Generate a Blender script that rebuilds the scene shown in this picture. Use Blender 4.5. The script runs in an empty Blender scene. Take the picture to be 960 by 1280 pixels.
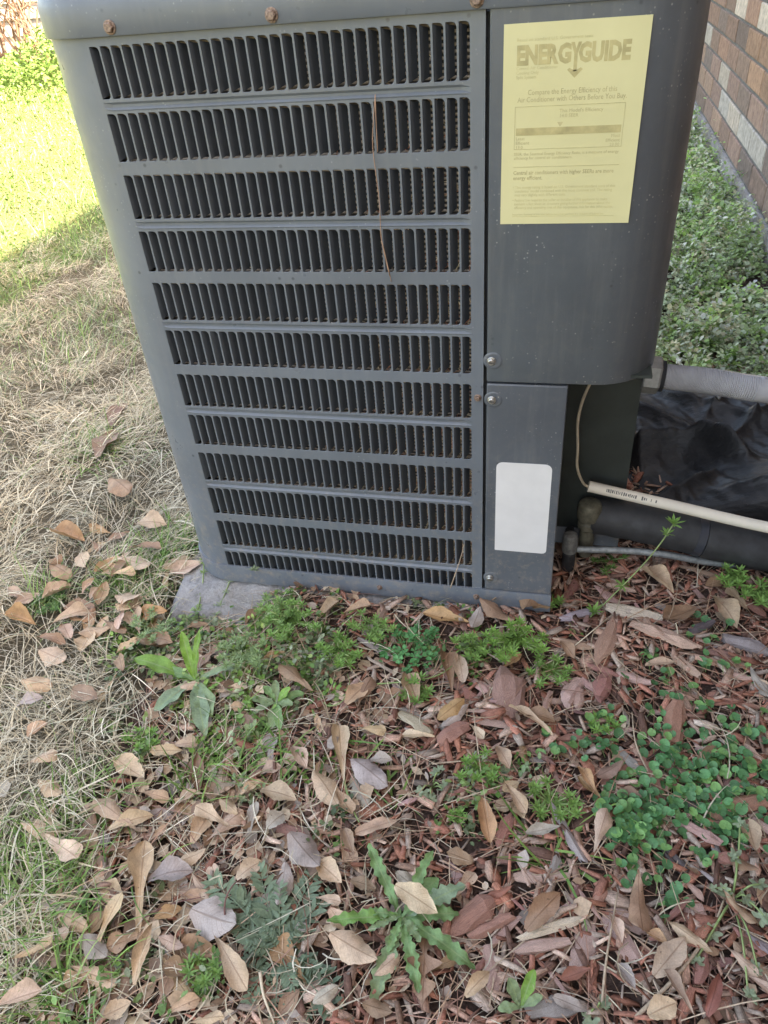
import bpy, math, random
import numpy as np
from mathutils import Matrix, Vector

scene = bpy.context.scene
rng = np.random.default_rng(11)
random.seed(11)
rad = math.radians

# ------------------------------------------------------------------ camera
def rot_z(t):
    c, s = math.cos(t), math.sin(t)
    return np.array([[c, -s, 0], [s, c, 0], [0, 0, 1]])
def rot_x(t):
    c, s = math.cos(t), math.sin(t)
    return np.array([[1, 0, 0], [0, c, -s], [0, s, c]])
CAM = np.array([0.5137, -0.8451, 0.8593])
CROT = rot_z(rad(15.5836)) @ rot_x(rad(52.7099)) @ rot_z(rad(-5.3992))
FOC = 930.04                      # pixels on a 960 x 1280 picture
cam_data = bpy.data.cameras.new('camera')
cam = bpy.data.objects.new('camera', cam_data)
scene.collection.objects.link(cam)
cam_data.sensor_fit = 'VERTICAL'
cam_data.sensor_height = 36.0
cam_data.sensor_width = 27.0
cam_data.lens = FOC / 1280 * 36.0
cam_data.clip_start = 0.02
cam_data.clip_end = 400
mw = Matrix.Identity(4)
for i in range(3):
    for j in range(3):
        mw[i][j] = CROT[i, j]
    mw[i][3] = CAM[i]
cam.matrix_world = mw
scene.camera = cam

# ------------------------------------------------------------------ sky, sun, exposure
SUN_EL, SUN_AZ = rad(45.9), rad(112)       # azimuth measured from +y towards +x
world = bpy.data.worlds.new('World')
scene.world = world
world.use_nodes = True
wn = world.node_tree
bg = wn.nodes['Background']
sky = wn.nodes.new('ShaderNodeTexSky')
sky.sky_type = 'NISHITA'
sky.sun_disc = False
sky.sun_elevation = SUN_EL
sky.sun_rotation = SUN_AZ
sky.air_density = 1.0
sky.dust_density = 4.0
sky.ozone_density = 0.6
wn.links.new(sky.outputs[0], bg.inputs[0])
bg.inputs[1].default_value = 0.15
sd = bpy.data.lights.new('sun', 'SUN')
sd.energy = 5.0
sd.angle = rad(0.53)
sd.color = (1.0, 0.95, 0.87)
sun = bpy.data.objects.new('sun', sd)
scene.collection.objects.link(sun)
sdir = Vector((math.sin(SUN_AZ) * math.cos(SUN_EL), math.cos(SUN_AZ) * math.cos(SUN_EL), math.sin(SUN_EL)))
sun.rotation_euler = sdir.to_track_quat('Z', 'Y').to_euler()
sun.location = (6, -3, 8)
vs = scene.view_settings
vs.view_transform = 'Standard'
vs.look = 'None'
vs.gamma = 1.0
vs.exposure = 2.92
vs.use_white_balance = True          # the photograph is balanced for open shade
vs.white_balance_temperature = 8200
vs.use_curve_mapping = False
scene.cycles.max_bounces = 6
scene.cycles.diffuse_bounces = 3
scene.cycles.glossy_bounces = 2
scene.cycles.transmission_bounces = 2

# ------------------------------------------------------------------ helpers
def ray(u, v):
    return CROT @ np.array([(u - 480) / FOC, -(v - 640) / FOC, -1.0])
def ground_at(u, v, z=0.0):
    """the point of the level z that lies at this place of the 960 x 1280 picture"""
    d = ray(u, v)
    t = (z - CAM[2]) / d[2]
    return CAM + t * d

def link(o, parent=None):
    scene.collection.objects.link(o)
    if parent is not None:
        o.parent = parent
    return o
def tag(o, label, cat, group=None):
    o['label'] = label
    o['category'] = cat
    if group:
        o['group'] = group
    return o
def empty(name, loc=(0, 0, 0), rz=0.0):
    o = bpy.data.objects.new(name, None)
    o.empty_display_size = 0.05
    o.location = loc
    o.rotation_euler = (0, 0, rz)
    return link(o)
def mesh_np(name, V, Q=None, T=None, mat=None, cols=None, smooth=False, uvs=None):
    V = np.asarray(V, dtype=np.float32).reshape(-1, 3)
    Q = np.zeros((0, 4), np.int32) if Q is None else np.asarray(Q, np.int32).reshape(-1, 4)
    T = np.zeros((0, 3), np.int32) if T is None else np.asarray(T, np.int32).reshape(-1, 3)
    me = bpy.data.meshes.new(name)
    me.vertices.add(len(V))
    me.vertices.foreach_set('co', V.ravel())
    nl = len(Q) * 4 + len(T) * 3
    me.loops.add(nl)
    lv = np.concatenate([Q.ravel(), T.ravel()]).astype(np.int32)
    me.loops.foreach_set('vertex_index', lv)
    me.polygons.add(len(Q) + len(T))
    ls = np.concatenate([np.arange(len(Q)) * 4, len(Q) * 4 + np.arange(len(T)) * 3]).astype(np.int32)
    me.polygons.foreach_set('loop_start', ls)
    me.update(calc_edges=True)
    if smooth:
        me.polygons.foreach_set('use_smooth', np.ones(len(me.polygons), dtype=bool))
    if cols is not None:
        at = me.color_attributes.new('tint', 'FLOAT_COLOR', 'POINT')
        c = np.ones((len(V), 4), np.float32)
        c[:, :3] = np.asarray(cols, np.float32).reshape(-1, 3)
        at.data.foreach_set('color', c.ravel())
    if uvs is not None:
        uv = me.uv_layers.new(name='UVMap')
        uv.data.foreach_set('uv', np.asarray(uvs, np.float32)[lv].ravel())
    if mat is not None:
        me.materials.append(mat)
    me.validate()
    return me
def obj(name, me, parent=None, loc=None):
    o = bpy.data.objects.new(name, me)
    if loc is not None:
        o.location = loc
    return link(o, parent)

class MB:
    """collects simple shapes into one mesh"""
    def __init__(s):
        s.v = []; s.f = []
    def add(s, vs, fs):
        n = len(s.v)
        s.v += [tuple(p) for p in vs]
        s.f += [tuple(i + n for i in f) for f in fs]
    def box(s, x0, x1, y0, y1, z0, z1):
        s.add([(x0, y0, z0), (x1, y0, z0), (x1, y1, z0), (x0, y1, z0), (x0, y0, z1), (x1, y0, z1), (x1, y1, z1), (x0, y1, z1)],
              [(0, 3, 2, 1), (4, 5, 6, 7), (0, 1, 5, 4), (1, 2, 6, 5), (2, 3, 7, 6), (3, 0, 4, 7)])
    def tube(s, pts, radii, n=8, cap=True):
        pts = [Vector(p) for p in pts]
        if not hasattr(radii, '__len__'):
            radii = [radii] * len(pts)
        rings = []
        up = None
        for i, p in enumerate(pts):
            d = (pts[min(i + 1, len(pts) - 1)] - pts[max(i - 1, 0)]).normalized()
            if up is None:
                up = d.orthogonal().normalized()
            a = (up - d * up.dot(d)).normalized()
            up = a
            b = d.cross(a)
            rings.append([p + (a * math.cos(2 * math.pi * k / n) + b * math.sin(2 * math.pi * k / n)) * radii[i] for k in range(n)])
        vs = [q for r in rings for q in r]
        fs = []
        for i in range(len(pts) - 1):
            for k in range(n):
                k2 = (k + 1) % n
                fs.append((i * n + k, i * n + k2, (i + 1) * n + k2, (i + 1) * n + k))
        if cap:
            fs.append(tuple(range(n - 1, -1, -1)))
            fs.append(tuple((len(pts) - 1) * n + k for k in range(n)))
        s.add(vs, fs)
    def lathe(s, prof, n=16, mtx=Matrix.Identity(4)):
        vs = []; fs = []
        for r, z in prof:
            for k in range(n):
                a = 2 * math.pi * k / n
                vs.append(mtx @ Vector((r * math.cos(a), r * math.sin(a), z)))
        for i in range(len(prof) - 1):
            for k in range(n):
                k2 = (k + 1) % n
                fs.append((i * n + k, i * n + k2, (i + 1) * n + k2, (i + 1) * n + k))
        fs.append(tuple((len(prof) - 1) * n + k for k in range(n)))
        fs.append(tuple(range(n - 1, -1, -1)))
        s.add(vs, fs)
    def wall(s, path, z0, z1, closed=False):
        """vertical sheet along a path"""
        n = len(path)
        vs = [(p[0], p[1], z0) for p in path] + [(p[0], p[1], z1) for p in path]
        fs = []
        for i in range(n if closed else n - 1):
            j = (i + 1) % n
            fs.append((i, j, n + j, n + i))
        s.add(vs, fs)
    def mesh(s, name, mat, smooth=False, angle=None):
        me = bpy.data.meshes.new(name)
        me.from_pydata(s.v, [], s.f)
        me.materials.append(mat)
        if smooth:
            me.polygons.foreach_set('use_smooth', np.ones(len(me.polygons), dtype=bool))
            if angle is not None:
                me.set_sharp_from_angle(angle=rad(angle))
        me.update()
        return me
    def build(s, name, mat, parent=None, smooth=False, angle=None, loc=None):
        return obj(name, s.mesh(name, mat, smooth, angle), parent, loc)

# ------------------------------------------------------------------ materials
def new_mat(name):
    m = bpy.data.materials.new(name)
    m.use_nodes = True
    nt = m.node_tree
    return m, nt, nt.nodes['Principled BSDF']
def node(nt, kind, **kw):
    n = nt.nodes.new(kind)
    for k, v in kw.items():
        setattr(n, k, v)
    return n
def noise(nt, scale, detail=4, rough=0.6, vec=None):
    n = node(nt, 'ShaderNodeTexNoise')
    n.inputs['Scale'].default_value = scale
    n.inputs['Detail'].default_value = detail
    n.inputs['Roughness'].default_value = rough
    if vec is not None:
        nt.links.new(vec, n.inputs['Vector'])
    return n.outputs['Fac']
def ramp(nt, fac, stops):
    r = node(nt, 'ShaderNodeValToRGB')
    el = r.color_ramp.elements
    while len(el) > 1:
        el.remove(el[0])
    for i, (p, c) in enumerate(stops):
        e = el[0] if i == 0 else el.new(p)
        e.position = p
        e.color = (*c, 1) if hasattr(c, '__len__') else (c, c, c, 1)
    nt.links.new(fac, r.inputs[0])
    return r.outputs[0]
def mix(nt, fac, a, b, mode='MIX'):
    m = node(nt, 'ShaderNodeMix', data_type='RGBA', blend_type=mode)
    for sock, val in ((m.inputs['Factor'], fac), (m.inputs[6], a), (m.inputs[7], b)):
        if hasattr(val, 'is_linked'):
            nt.links.new(val, sock)
        elif hasattr(val, '__len__'):
            sock.default_value = (*val, 1)
        else:
            sock.default_value = val
    return m.outputs[2]
def bump(nt, bsdf, height, strength=0.3, dist=0.002):
    b = node(nt, 'ShaderNodeBump')
    b.inputs['Strength'].default_value = strength
    b.inputs['Distance'].default_value = dist
    nt.links.new(height, b.inputs['Height'])
    nt.links.new(b.outputs[0], bsdf.inputs['Normal'])
def objco(nt):
    return node(nt, 'ShaderNodeTexCoord').outputs['Object']
def mapped(nt, vec, scale):
    m = node(nt, 'ShaderNodeMapping')
    m.inputs['Scale'].default_value = scale
    nt.links.new(vec, m.inputs['Vector'])
    return m.outputs[0]
def simple(name, col, rough=0.5, metal=0.0, var=0.25, scale=40, bmp=0.0, spec=0.5):
    m, nt, b = new_mat(name)
    v = objco(nt)
    n = noise(nt, scale, 5, 0.6, v)
    c0 = tuple(c * (1 - var) for c in col); c1 = tuple(min(1, c * (1 + var)) for c in col)
    nt.links.new(ramp(nt, n, [(0.3, c0), (0.7, c1)]), b.inputs['Base Color'])
    b.inputs['Roughness'].default_value = rough
    b.inputs['Metallic'].default_value = metal
    b.inputs['Specular IOR Level'].default_value = spec
    if bmp:
        bump(nt, b, noise(nt, scale * 4, 4, 0.6, v), bmp, 0.001)
    return m
def paint(name, col, rough=0.42, dust=0.35):
    """baked enamel on sheet metal with dust specks and rain marks"""
    m, nt, b = new_mat(name)
    v = objco(nt)
    big = noise(nt, 6, 5, 0.65, v)
    streak = noise(nt, 1.0, 5, 0.6, mapped(nt, v, (60, 60, 5)))
    c = ramp(nt, big, [(0.3, tuple(x * 0.88 for x in col)), (0.7, tuple(x * 1.12 for x in col))])
    dcol = (0.30, 0.29, 0.27)
    c = mix(nt, ramp(nt, streak, [(0.50, 0.0), (0.75, 0.06 + dust * 0.22)]), c, dcol)
    vo = node(nt, 'ShaderNodeTexVoronoi')
    vo.inputs['Scale'].default_value = 170
    nt.links.new(v, vo.inputs['Vector'])
    patch = noise(nt, 22, 3, 0.6, v)
    speck = node(nt, 'ShaderNodeMath', operation='MULTIPLY')
    nt.links.new(ramp(nt, vo.outputs['Distance'], [(0.10, 1.0), (0.2, 0.0)]), speck.inputs[0])
    nt.links.new(ramp(nt, patch, [(0.52, 0.0), (0.62, dust)]), speck.inputs[1])
    c = mix(nt, speck.outputs[0], c, (0.42, 0.42, 0.40))
    vo2 = node(nt, 'ShaderNodeTexVoronoi')
    vo2.inputs['Scale'].default_value = 60
    nt.links.new(v, vo2.inputs['Vector'])
    p2 = noise(nt, 13, 3, 0.6, v)
    sp2 = node(nt, 'ShaderNodeMath', operation='MULTIPLY')
    nt.links.new(ramp(nt, vo2.outputs['Distance'], [(0.07, 1.0), (0.16, 0.0)]), sp2.inputs[0])
    nt.links.new(ramp(nt, p2, [(0.52, 0.0), (0.62, 0.7)]), sp2.inputs[1])
    c = mix(nt, sp2.outputs[0], c, (0.02, 0.022, 0.025))
    sep = node(nt, 'ShaderNodeSeparateXYZ')
    nt.links.new(v, sep.inputs[0])
    low = ramp(nt, sep.outputs[2], [(0.03, 1.0), (0.30, 0.12), (0.8, 0.04)])
    spl = noise(nt, 75, 6, 0.75, v)
    mud = node(nt, 'ShaderNodeMath', operation='MULTIPLY')
    nt.links.new(low, mud.inputs[0])
    nt.links.new(ramp(nt, spl, [(0.50, 0.0), (0.66, 0.75)]), mud.inputs[1])
    c = mix(nt, mud.outputs[0], c, (0.27, 0.23, 0.19))
    haze = noise(nt, 3.2, 6, 0.7, v)
    c = mix(nt, ramp(nt, haze, [(0.45, 0.0), (0.75, 0.30)]), c, (0.20, 0.225, 0.255))
    nt.links.new(c, b.inputs['Base Color'])
    rr = noise(nt, 30, 4, 0.6, v)
    nt.links.new(ramp(nt, rr, [(0.3, rough - 0.10), (0.7, rough + 0.12)]), b.inputs['Roughness'])
    fine = noise(nt, 900, 2, 0.5, v)
    dent = noise(nt, 7, 3, 0.5, v)
    hh = node(nt, 'ShaderNodeMath', operation='MULTIPLY_ADD')
    hh.inputs[1].default_value = 9.0
    nt.links.new(dent, hh.inputs[0]); nt.links.new(fine, hh.inputs[2])
    bump(nt, b, hh.outputs[0], 0.16, 0.0006)
    return m
def tinted(name, rough=0.65, transl=0.0, spec=0.35, fine=0.25, scale=300):
    """colour from the per-piece tint attribute, broken up by fine noise"""
    m, nt, b = new_mat(name)
    a = node(nt, 'ShaderNodeAttribute', attribute_name='tint')
    n = noise(nt, scale, 3, 0.6, objco(nt))
    k = ramp(nt, n, [(0.3, 1 - fine), (0.7, 1 + fine * 0.6)])
    c = mix(nt, 1.0, a.outputs['Color'], k, 'MULTIPLY')
    nt.links.new(c, b.inputs['Base Color'])
    b.inputs['Roughness'].default_value = rough
    b.inputs['Specular IOR Level'].default_value = spec
    if transl:
        t = node(nt, 'ShaderNodeBsdfTranslucent')
        nt.links.new(c, t.inputs['Color'])
        mx = node(nt, 'ShaderNodeMixShader')
        mx.inputs[0].default_value = transl
        nt.links.new(b.outputs[0], mx.inputs[1])
        nt.links.new(t.outputs[0], mx.inputs[2])
        nt.links.new(mx.outputs[0], nt.nodes['Material Output'].inputs['Surface'])
    return m

M = {}
M['paint'] = paint('grey_enamel', (0.132, 0.152, 0.176), 0.36, 0.35)
M['paint_cover'] = paint('grey_enamel_cover', (0.092, 0.104, 0.120), 0.38, 0.6)
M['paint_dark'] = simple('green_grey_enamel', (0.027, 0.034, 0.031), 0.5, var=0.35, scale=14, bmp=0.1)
M['louver'] = simple('louver_enamel_shade_darkened', (0.045, 0.053, 0.063), 0.45, var=0.15, scale=60)  # same enamel as the panel, darkened to paint in the shade inside the slots
M['gap'] = simple('dark_gap', (0.012, 0.013, 0.015), 0.8)
M['screw'] = simple('zinc_screw', (0.52, 0.51, 0.48), 0.35, 0.85, 0.25, 400)
M['rust'] = simple('rusty_screw', (0.26, 0.185, 0.145), 0.55, 0.5, 0.55, 420, 0.5)
M['wlabel'] = simple('faded_white_label', (0.68, 0.665, 0.66), 0.5, var=0.05, scale=22)
M['ink'] = simple('faded_ink', (0.45, 0.39, 0.19), 0.6, var=0.22, scale=70)
M['ink2'] = simple('faded_small_ink', (0.45, 0.40, 0.215), 0.6, var=0.2, scale=90)
M['ink3'] = simple('pale_ink', (0.53, 0.48, 0.255), 0.6, var=0.15, scale=90)
M['pvc_ink'] = simple('pvc_ink', (0.13, 0.12, 0.11), 0.6, var=0.4, scale=500)
M['pvc'] = simple('aged_pvc', (0.76, 0.70, 0.59), 0.45, var=0.08, scale=25)
M['wire'] = simple('tan_wire', (0.50, 0.43, 0.32), 0.55, var=0.15, scale=80)
M['brass'] = simple('tarnished_brass', (0.135, 0.125, 0.090), 0.6, 0.35, 0.4, 120, 0.4)
M['valve'] = simple('grey_valve', (0.20, 0.20, 0.19), 0.6, 0.5, 0.35, 160, 0.4)
M['copper'] = simple('oxidised_line', (0.27, 0.29, 0.29), 0.55, 0.5, 0.35, 130, 0.3)
M['foam'] = simple('black_foam', (0.028, 0.029, 0.031), 0.6, var=0.3, scale=60, bmp=0.35)
M['tape'] = simple('blue_black_tape', (0.035, 0.040, 0.050), 0.30, var=0.2)
M['conduit'] = simple('grey_conduit', (0.36, 0.36, 0.38), 0.27, var=0.12, scale=50)
M['nut'] = simple('grey_nut', (0.20, 0.20, 0.195), 0.45, 0.15, 0.2, 120)
M['straw'] = tinted('dry_blade', 0.75, 0.22, 0.2)
M['green'] = tinted('green_leaf', 0.5, 0.30, 0.4)
M['ivy'] = tinted('dark_green_leaf', 0.42, 0.15, 0.5, 0.2, 500)
M['needle'] = tinted('pine_needle', 0.5, 0.0, 0.4)
def splinter_mat():
    m, nt, b = new_mat('shredded_bark')
    a = node(nt, 'ShaderNodeAttribute', attribute_name='tint')
    uv = node(nt, 'ShaderNodeTexCoord').outputs['UV']
    g = noise(nt, 1.0, 5, 0.7, mapped(nt, uv, (3, 11, 1)))
    c = mix(nt, 1.0, a.outputs['Color'], ramp(nt, g, [(0.30, 0.40), (0.5, 0.95), (0.70, 1.35)]), 'MULTIPLY')
    n2 = noise(nt, 320, 3, 0.6, objco(nt))
    c = mix(nt, 1.0, c, ramp(nt, n2, [(0.3, 0.7), (0.7, 1.2)]), 'MULTIPLY')
    nt.links.new(c, b.inputs['Base Color'])
    b.inputs['Roughness'].default_value = 0.9
    b.inputs['Specular IOR Level'].default_value = 0.15
    bump(nt, b, g, 0.5, 0.0015)
    return m
M['chipstuff'] = splinter_mat()

def energy_paper():
    m, nt, b = new_mat('yellow_label')
    v = objco(nt)
    c = ramp(nt, noise(nt, 9, 4, 0.6, v), [(0.3, (0.59, 0.55, 0.305)), (0.7, (0.66, 0.62, 0.355))])
    nt.links.new(c, b.inputs['Base Color'])
    b.inputs['Roughness'].default_value = 0.38
    bump(nt, b, noise(nt, 28, 4, 0.6, v), 0.25, 0.0015)
    return m
M['paper'] = energy_paper()

def coil_mat():
    m, nt, b = new_mat('coil_fins')
    v = objco(nt)
    w = node(nt, 'ShaderNodeTexWave', wave_type='BANDS', bands_direction='Z')
    w.inputs['Scale'].default_value = 55
    w.inputs['Distortion'].default_value = 1.2
    nt.links.new(v, w.inputs['Vector'])
    c = ramp(nt, w.outputs['Fac'], [(0.3, (0.020, 0.018, 0.016)), (0.75, (0.40, 0.32, 0.25))])
    c = mix(nt, ramp(nt, noise(nt, 12, 4, 0.6, v), [(0.45, 0.0), (0.7, 0.6)]), c, (0.30, 0.21, 0.13))
    nt.links.new(c, b.inputs['Base Color'])
    b.inputs['Roughness'].default_value = 0.8
    bump(nt, b, w.outputs['Fac'], 0.6, 0.004)
    return m
M['coil'] = coil_mat()

def plastic_mat():
    m, nt, b = new_mat('black_plastic')
    v = objco(nt)
    c = ramp(nt, noise(nt, 14, 5, 0.65, v), [(0.35, (0.007, 0.007, 0.008)), (0.7, (0.019, 0.018, 0.018))])
    d = noise(nt, 240, 3, 0.6, v)
    c = mix(nt, ramp(nt, d, [(0.66, 0.0), (0.74, 0.35)]), c, (0.16, 0.12, 0.10))
    nt.links.new(c, b.inputs['Base Color'])
    nt.links.new(ramp(nt, noise(nt, 20, 4, 0.6, v), [(0.3, 0.40), (0.7, 0.68)]), b.inputs['Roughness'])
    bump(nt, b, noise(nt, 1.0, 5, 0.6, mapped(nt, v, (22, 60, 40))), 0.5, 0.008)
    return m
M['plastic'] = plastic_mat()

def concrete_mat(name, col):
    m, nt, b = new_mat(name)
    v = objco(nt)
    n = noise(nt, 26, 9, 0.75, v)
    c = ramp(nt, n, [(0.3, tuple(x * 0.55 for x in col)), (0.5, col), (0.72, tuple(min(1, x * 1.4) for x in col))])
    c = mix(nt, ramp(nt, noise(nt, 11, 5, 0.65, v), [(0.48, 0.0), (0.66, 0.6)]), c, (col[0] * 0.62, col[1] * 0.55, col[2] * 0.45))
    nt.links.new(c, b.inputs['Base Color'])
    b.inputs['Roughness'].default_value = 0.9
    bump(nt, b, noise(nt, 110, 6, 0.75, v), 0.9, 0.007)
    return m
M['concrete'] = concrete_mat('weathered_concrete', (0.36, 0.35, 0.345))
M['found'] = concrete_mat('foundation_concrete', (0.40, 0.36, 0.34))
M['mortar'] = concrete_mat('mortar', (0.19, 0.18, 0.17))

def brick_mat():
    m, nt, b = new_mat('brick_face')
    oi = node(nt, 'ShaderNodeObjectInfo')
    v = node(nt, 'ShaderNodeNewGeometry').outputs['Position']
    n = noise(nt, 45, 6, 0.7, v)
    k = ramp(nt, n, [(0.3, 0.6), (0.7, 1.3)])
    c = mix(nt, 1.0, oi.outputs['Color'], k, 'MULTIPLY')
    s = noise(nt, 1.0, 3, 0.5, mapped(nt, v, (120, 160, 20)))
    c = mix(nt, ramp(nt, s, [(0.60, 0.0), (0.68, 0.5)]), c, (0.06, 0.04, 0.03))
    nt.links.new(c, b.inputs['Base Color'])
    b.inputs['Roughness'].default_value = 0.9
    bump(nt, b, noise(nt, 220, 5, 0.7, v), 0.6, 0.003)
    return m
M['brick'] = brick_mat()
M['brick_stuff'] = tinted('brick_rest', 0.9, 0, 0.3, 0.3, 40)

def leaf_mat():
    """fallen oak leaf: colour of the object, midrib and side veins, blotches"""
    m, nt, b = new_mat('fallen_leaf')
    oi = node(nt, 'ShaderNodeObjectInfo')
    uv = node(nt, 'ShaderNodeTexCoord').outputs['UV']
    sep = node(nt, 'ShaderNodeSeparateXYZ')
    nt.links.new(uv, sep.inputs[0])
    ab = node(nt, 'ShaderNodeMath', operation='ABSOLUTE')
    sub = node(nt, 'ShaderNodeMath', operation='SUBTRACT')
    sub.inputs[1].default_value = 0.5
    nt.links.new(sep.outputs[1], sub.inputs[0])
    nt.links.new(sub.outputs[0], ab.inputs[0])
    mid = ramp(nt, ab.outputs[0], [(0.0, 1.0), (0.045, 0.0)])
    # side veins run forward from the midrib
    ma = node(nt, 'ShaderNodeMath', operation='MULTIPLY_ADD')
    ma.inputs[1].default_value = -0.55
    nt.links.new(ab.outputs[0], ma.inputs[0])
    nt.links.new(sep.outputs[0], ma.inputs[2])
    mu = node(nt, 'ShaderNodeMath', operation='MULTIPLY')
    mu.inputs[1].default_value = 62.0
    nt.links.new(ma.outputs[0], mu.inputs[0])
    si = node(nt, 'ShaderNodeMath', operation='SINE')
    nt.links.new(mu.outputs[0], si.inputs[0])
    vein = ramp(nt, si.outputs[0], [(0.86, 0.0), (1.0, 0.45)])
    pos = node(nt, 'ShaderNodeNewGeometry').outputs['Position']
    n1 = noise(nt, 55, 5, 0.65, pos)
    n2 = noise(nt, 600, 3, 0.6, pos)
    k = ramp(nt, n1, [(0.28, 0.68), (0.5, 1.0), (0.75, 1.22)])
    c = mix(nt, 1.0, oi.outputs['Color'], k, 'MULTIPLY')
    c = mix(nt, 1.0, c, ramp(nt, n2, [(0.3, 0.86), (0.7, 1.1)]), 'MULTIPLY')
    spots = noise(nt, 260, 2, 0.5, pos)
    c = mix(nt, ramp(nt, spots, [(0.68, 0.0), (0.74, 0.6)]), c, (0.05, 0.032, 0.02))
    c = mix(nt, mid, c, mix(nt, 1.0, oi.outputs['Color'], (0.62, 0.55, 0.5), 'MULTIPLY'))
    c = mix(nt, vein, c, mix(nt, 1.0, oi.outputs['Color'], (0.78, 0.74, 0.7), 'MULTIPLY'))
    nt.links.new(c, b.inputs['Base Color'])
    b.inputs['Roughness'].default_value = 0.52
    b.inputs['Specular IOR Level'].default_value = 0.4
    hb = node(nt, 'ShaderNodeMath', operation='ADD')
    nt.links.new(mid, hb.inputs[0]); nt.links.new(vein, hb.inputs[1])
    bump(nt, b, hb.outputs[0], 0.5, 0.0008)
    return m
M['leaf'] = leaf_mat()

def bark_mat():
    m, nt, b = new_mat('bark_chip')
    oi = node(nt, 'ShaderNodeObjectInfo')
    v = objco(nt)
    g = noise(nt, 1.0, 6, 0.7, mapped(nt, v, (5, 55, 55)))
    g2 = noise(nt, 1.0, 4, 0.7, mapped(nt, v, (25, 260, 260)))
    k = ramp(nt, g, [(0.30, 0.40), (0.48, 1.0), (0.70, 1.45)])
    c = mix(nt, 1.0, oi.outputs['Color'], k, 'MULTIPLY')
    c = mix(nt, 1.0, c, ramp(nt, g2, [(0.3, 0.7), (0.7, 1.25)]), 'MULTIPLY')
    gr = noise(nt, 30, 4, 0.6, v)
    c = mix(nt, ramp(nt, gr, [(0.55, 0.0), (0.75, 0.45)]), c, (0.30, 0.25, 0.24))
    nt.links.new(c, b.inputs['Base Color'])
    b.inputs['Roughness'].default_value = 0.85
    b.inputs['Specular IOR Level'].default_value = 0.25
    h = node(nt, 'ShaderNodeMath', operation='ADD')
    nt.links.new(g, h.inputs[0]); nt.links.new(g2, h.inputs[1])
    bump(nt, b, h.outputs[0], 0.6, 0.0025)
    return m
M['bark'] = bark_mat()

def plant_mat():
    """broad weed leaf: colour of the object with pale midrib"""
    m, nt, b = new_mat('weed_leaf')
    oi = node(nt, 'ShaderNodeObjectInfo')
    uv = node(nt, 'ShaderNodeTexCoord').outputs['UV']
    sep = node(nt, 'ShaderNodeSeparateXYZ')
    nt.links.new(uv, sep.inputs[0])
    sub = node(nt, 'ShaderNodeMath', operation='SUBTRACT')
    sub.inputs[1].default_value = 0.5
    nt.links.new(sep.outputs[1], sub.inputs[0])
    ab = node(nt, 'ShaderNodeMath', operation='ABSOLUTE')
    nt.links.new(sub.outputs[0], ab.inputs[0])
    mid = ramp(nt, ab.outputs[0], [(0.0, 0.75), (0.07, 0.0)])
    pos = node(nt, 'ShaderNodeNewGeometry').outputs['Position']
    k = ramp(nt, noise(nt, 70, 5, 0.65, pos), [(0.3, 0.72), (0.7, 1.25)])
    c = mix(nt, 1.0, oi.outputs['Color'], k, 'MULTIPLY')
    k2 = ramp(nt, noise(nt, 420, 3, 0.6, pos), [(0.3, 0.85), (0.7, 1.12)])
    c = mix(nt, 1.0, c, k2, 'MULTIPLY')
    c = mix(nt, mid, c, (0.26, 0.34, 0.14))
    nt.links.new(c, b.inputs['Base Color'])
    b.inputs['Roughness'].default_value = 0.5
    bump(nt, b, noise(nt, 160, 4, 0.6, pos), 0.5, 0.002)
    t = node(nt, 'ShaderNodeBsdfTranslucent')
    nt.links.new(c, t.inputs['Color'])
    mx = node(nt, 'ShaderNodeMixShader')
    mx.inputs[0].default_value = 0.22
    nt.links.new(b.outputs[0], mx.inputs[1])
    nt.links.new(t.outputs[0], mx.inputs[2])
    nt.links.new(mx.outputs[0], nt.nodes['Material Output'].inputs['Surface'])
    return m
M['weed'] = plant_mat()

def soil_mat():
    m, nt, b = new_mat('soil')
    v = objco(nt)
    a = node(nt, 'ShaderNodeAttribute', attribute_name='tint')
    n = noise(nt, 130, 8, 0.75, v)
    c = mix(nt, 1.0, a.outputs['Color'], ramp(nt, n, [(0.28, 0.35), (0.5, 0.95), (0.75, 1.7)]), 'MULTIPLY')
    nt.links.new(c, b.inputs['Base Color'])
    b.inputs['Roughness'].default_value = 0.95
    b.inputs['Specular IOR Level'].default_value = 0.15
    bump(nt, b, noise(nt, 190, 8, 0.75, v), 1.0, 0.012)
    return m
M['soil'] = soil_mat()

# ------------------------------------------------------------------ ground shape and zones
UXL, UXR, UR = -0.0767, 0.630, 0.075        # unit left side, right side, corner radius
UYB = 0.700                                 # unit back
def vnoise(x, y, s, seed=0):
    """smooth value noise, vectorised"""
    x = np.asarray(x, float) * s; y = np.asarray(y, float) * s
    xi = np.floor(x).astype(int); yi = np.floor(y).astype(int)
    fx = x - xi; fy = y - yi
    fx = fx * fx * (3 - 2 * fx); fy = fy * fy * (3 - 2 * fy)
    def h(i, j):
        n = (i * 374761393 + j * 668265263 + seed * 974711) & 0x7fffffff
        n = ((n ^ (n >> 13)) * 1274126177) & 0x7fffffff
        return ((n ^ (n >> 16)) & 0xffff) / 65535.0
    return (h(xi, yi) * (1 - fx) + h(xi + 1, yi) * fx) * (1 - fy) + (h(xi, yi + 1) * (1 - fx) + h(xi + 1, yi + 1) * fx) * fy
def inpoly(x, y, poly):
    x = np.asarray(x, float); y = np.asarray(y, float)
    r = np.zeros(x.shape, bool)
    n = len(poly)
    for i in range(n):
        x0, y0 = poly[i]; x1, y1 = poly[(i + 1) % n]
        c = ((y0 > y) != (y1 > y)) & (x < (x1 - x0) * (y - y0) / (y1 - y0 + 1e-12) + x0)
        r ^= c
    return r
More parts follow.
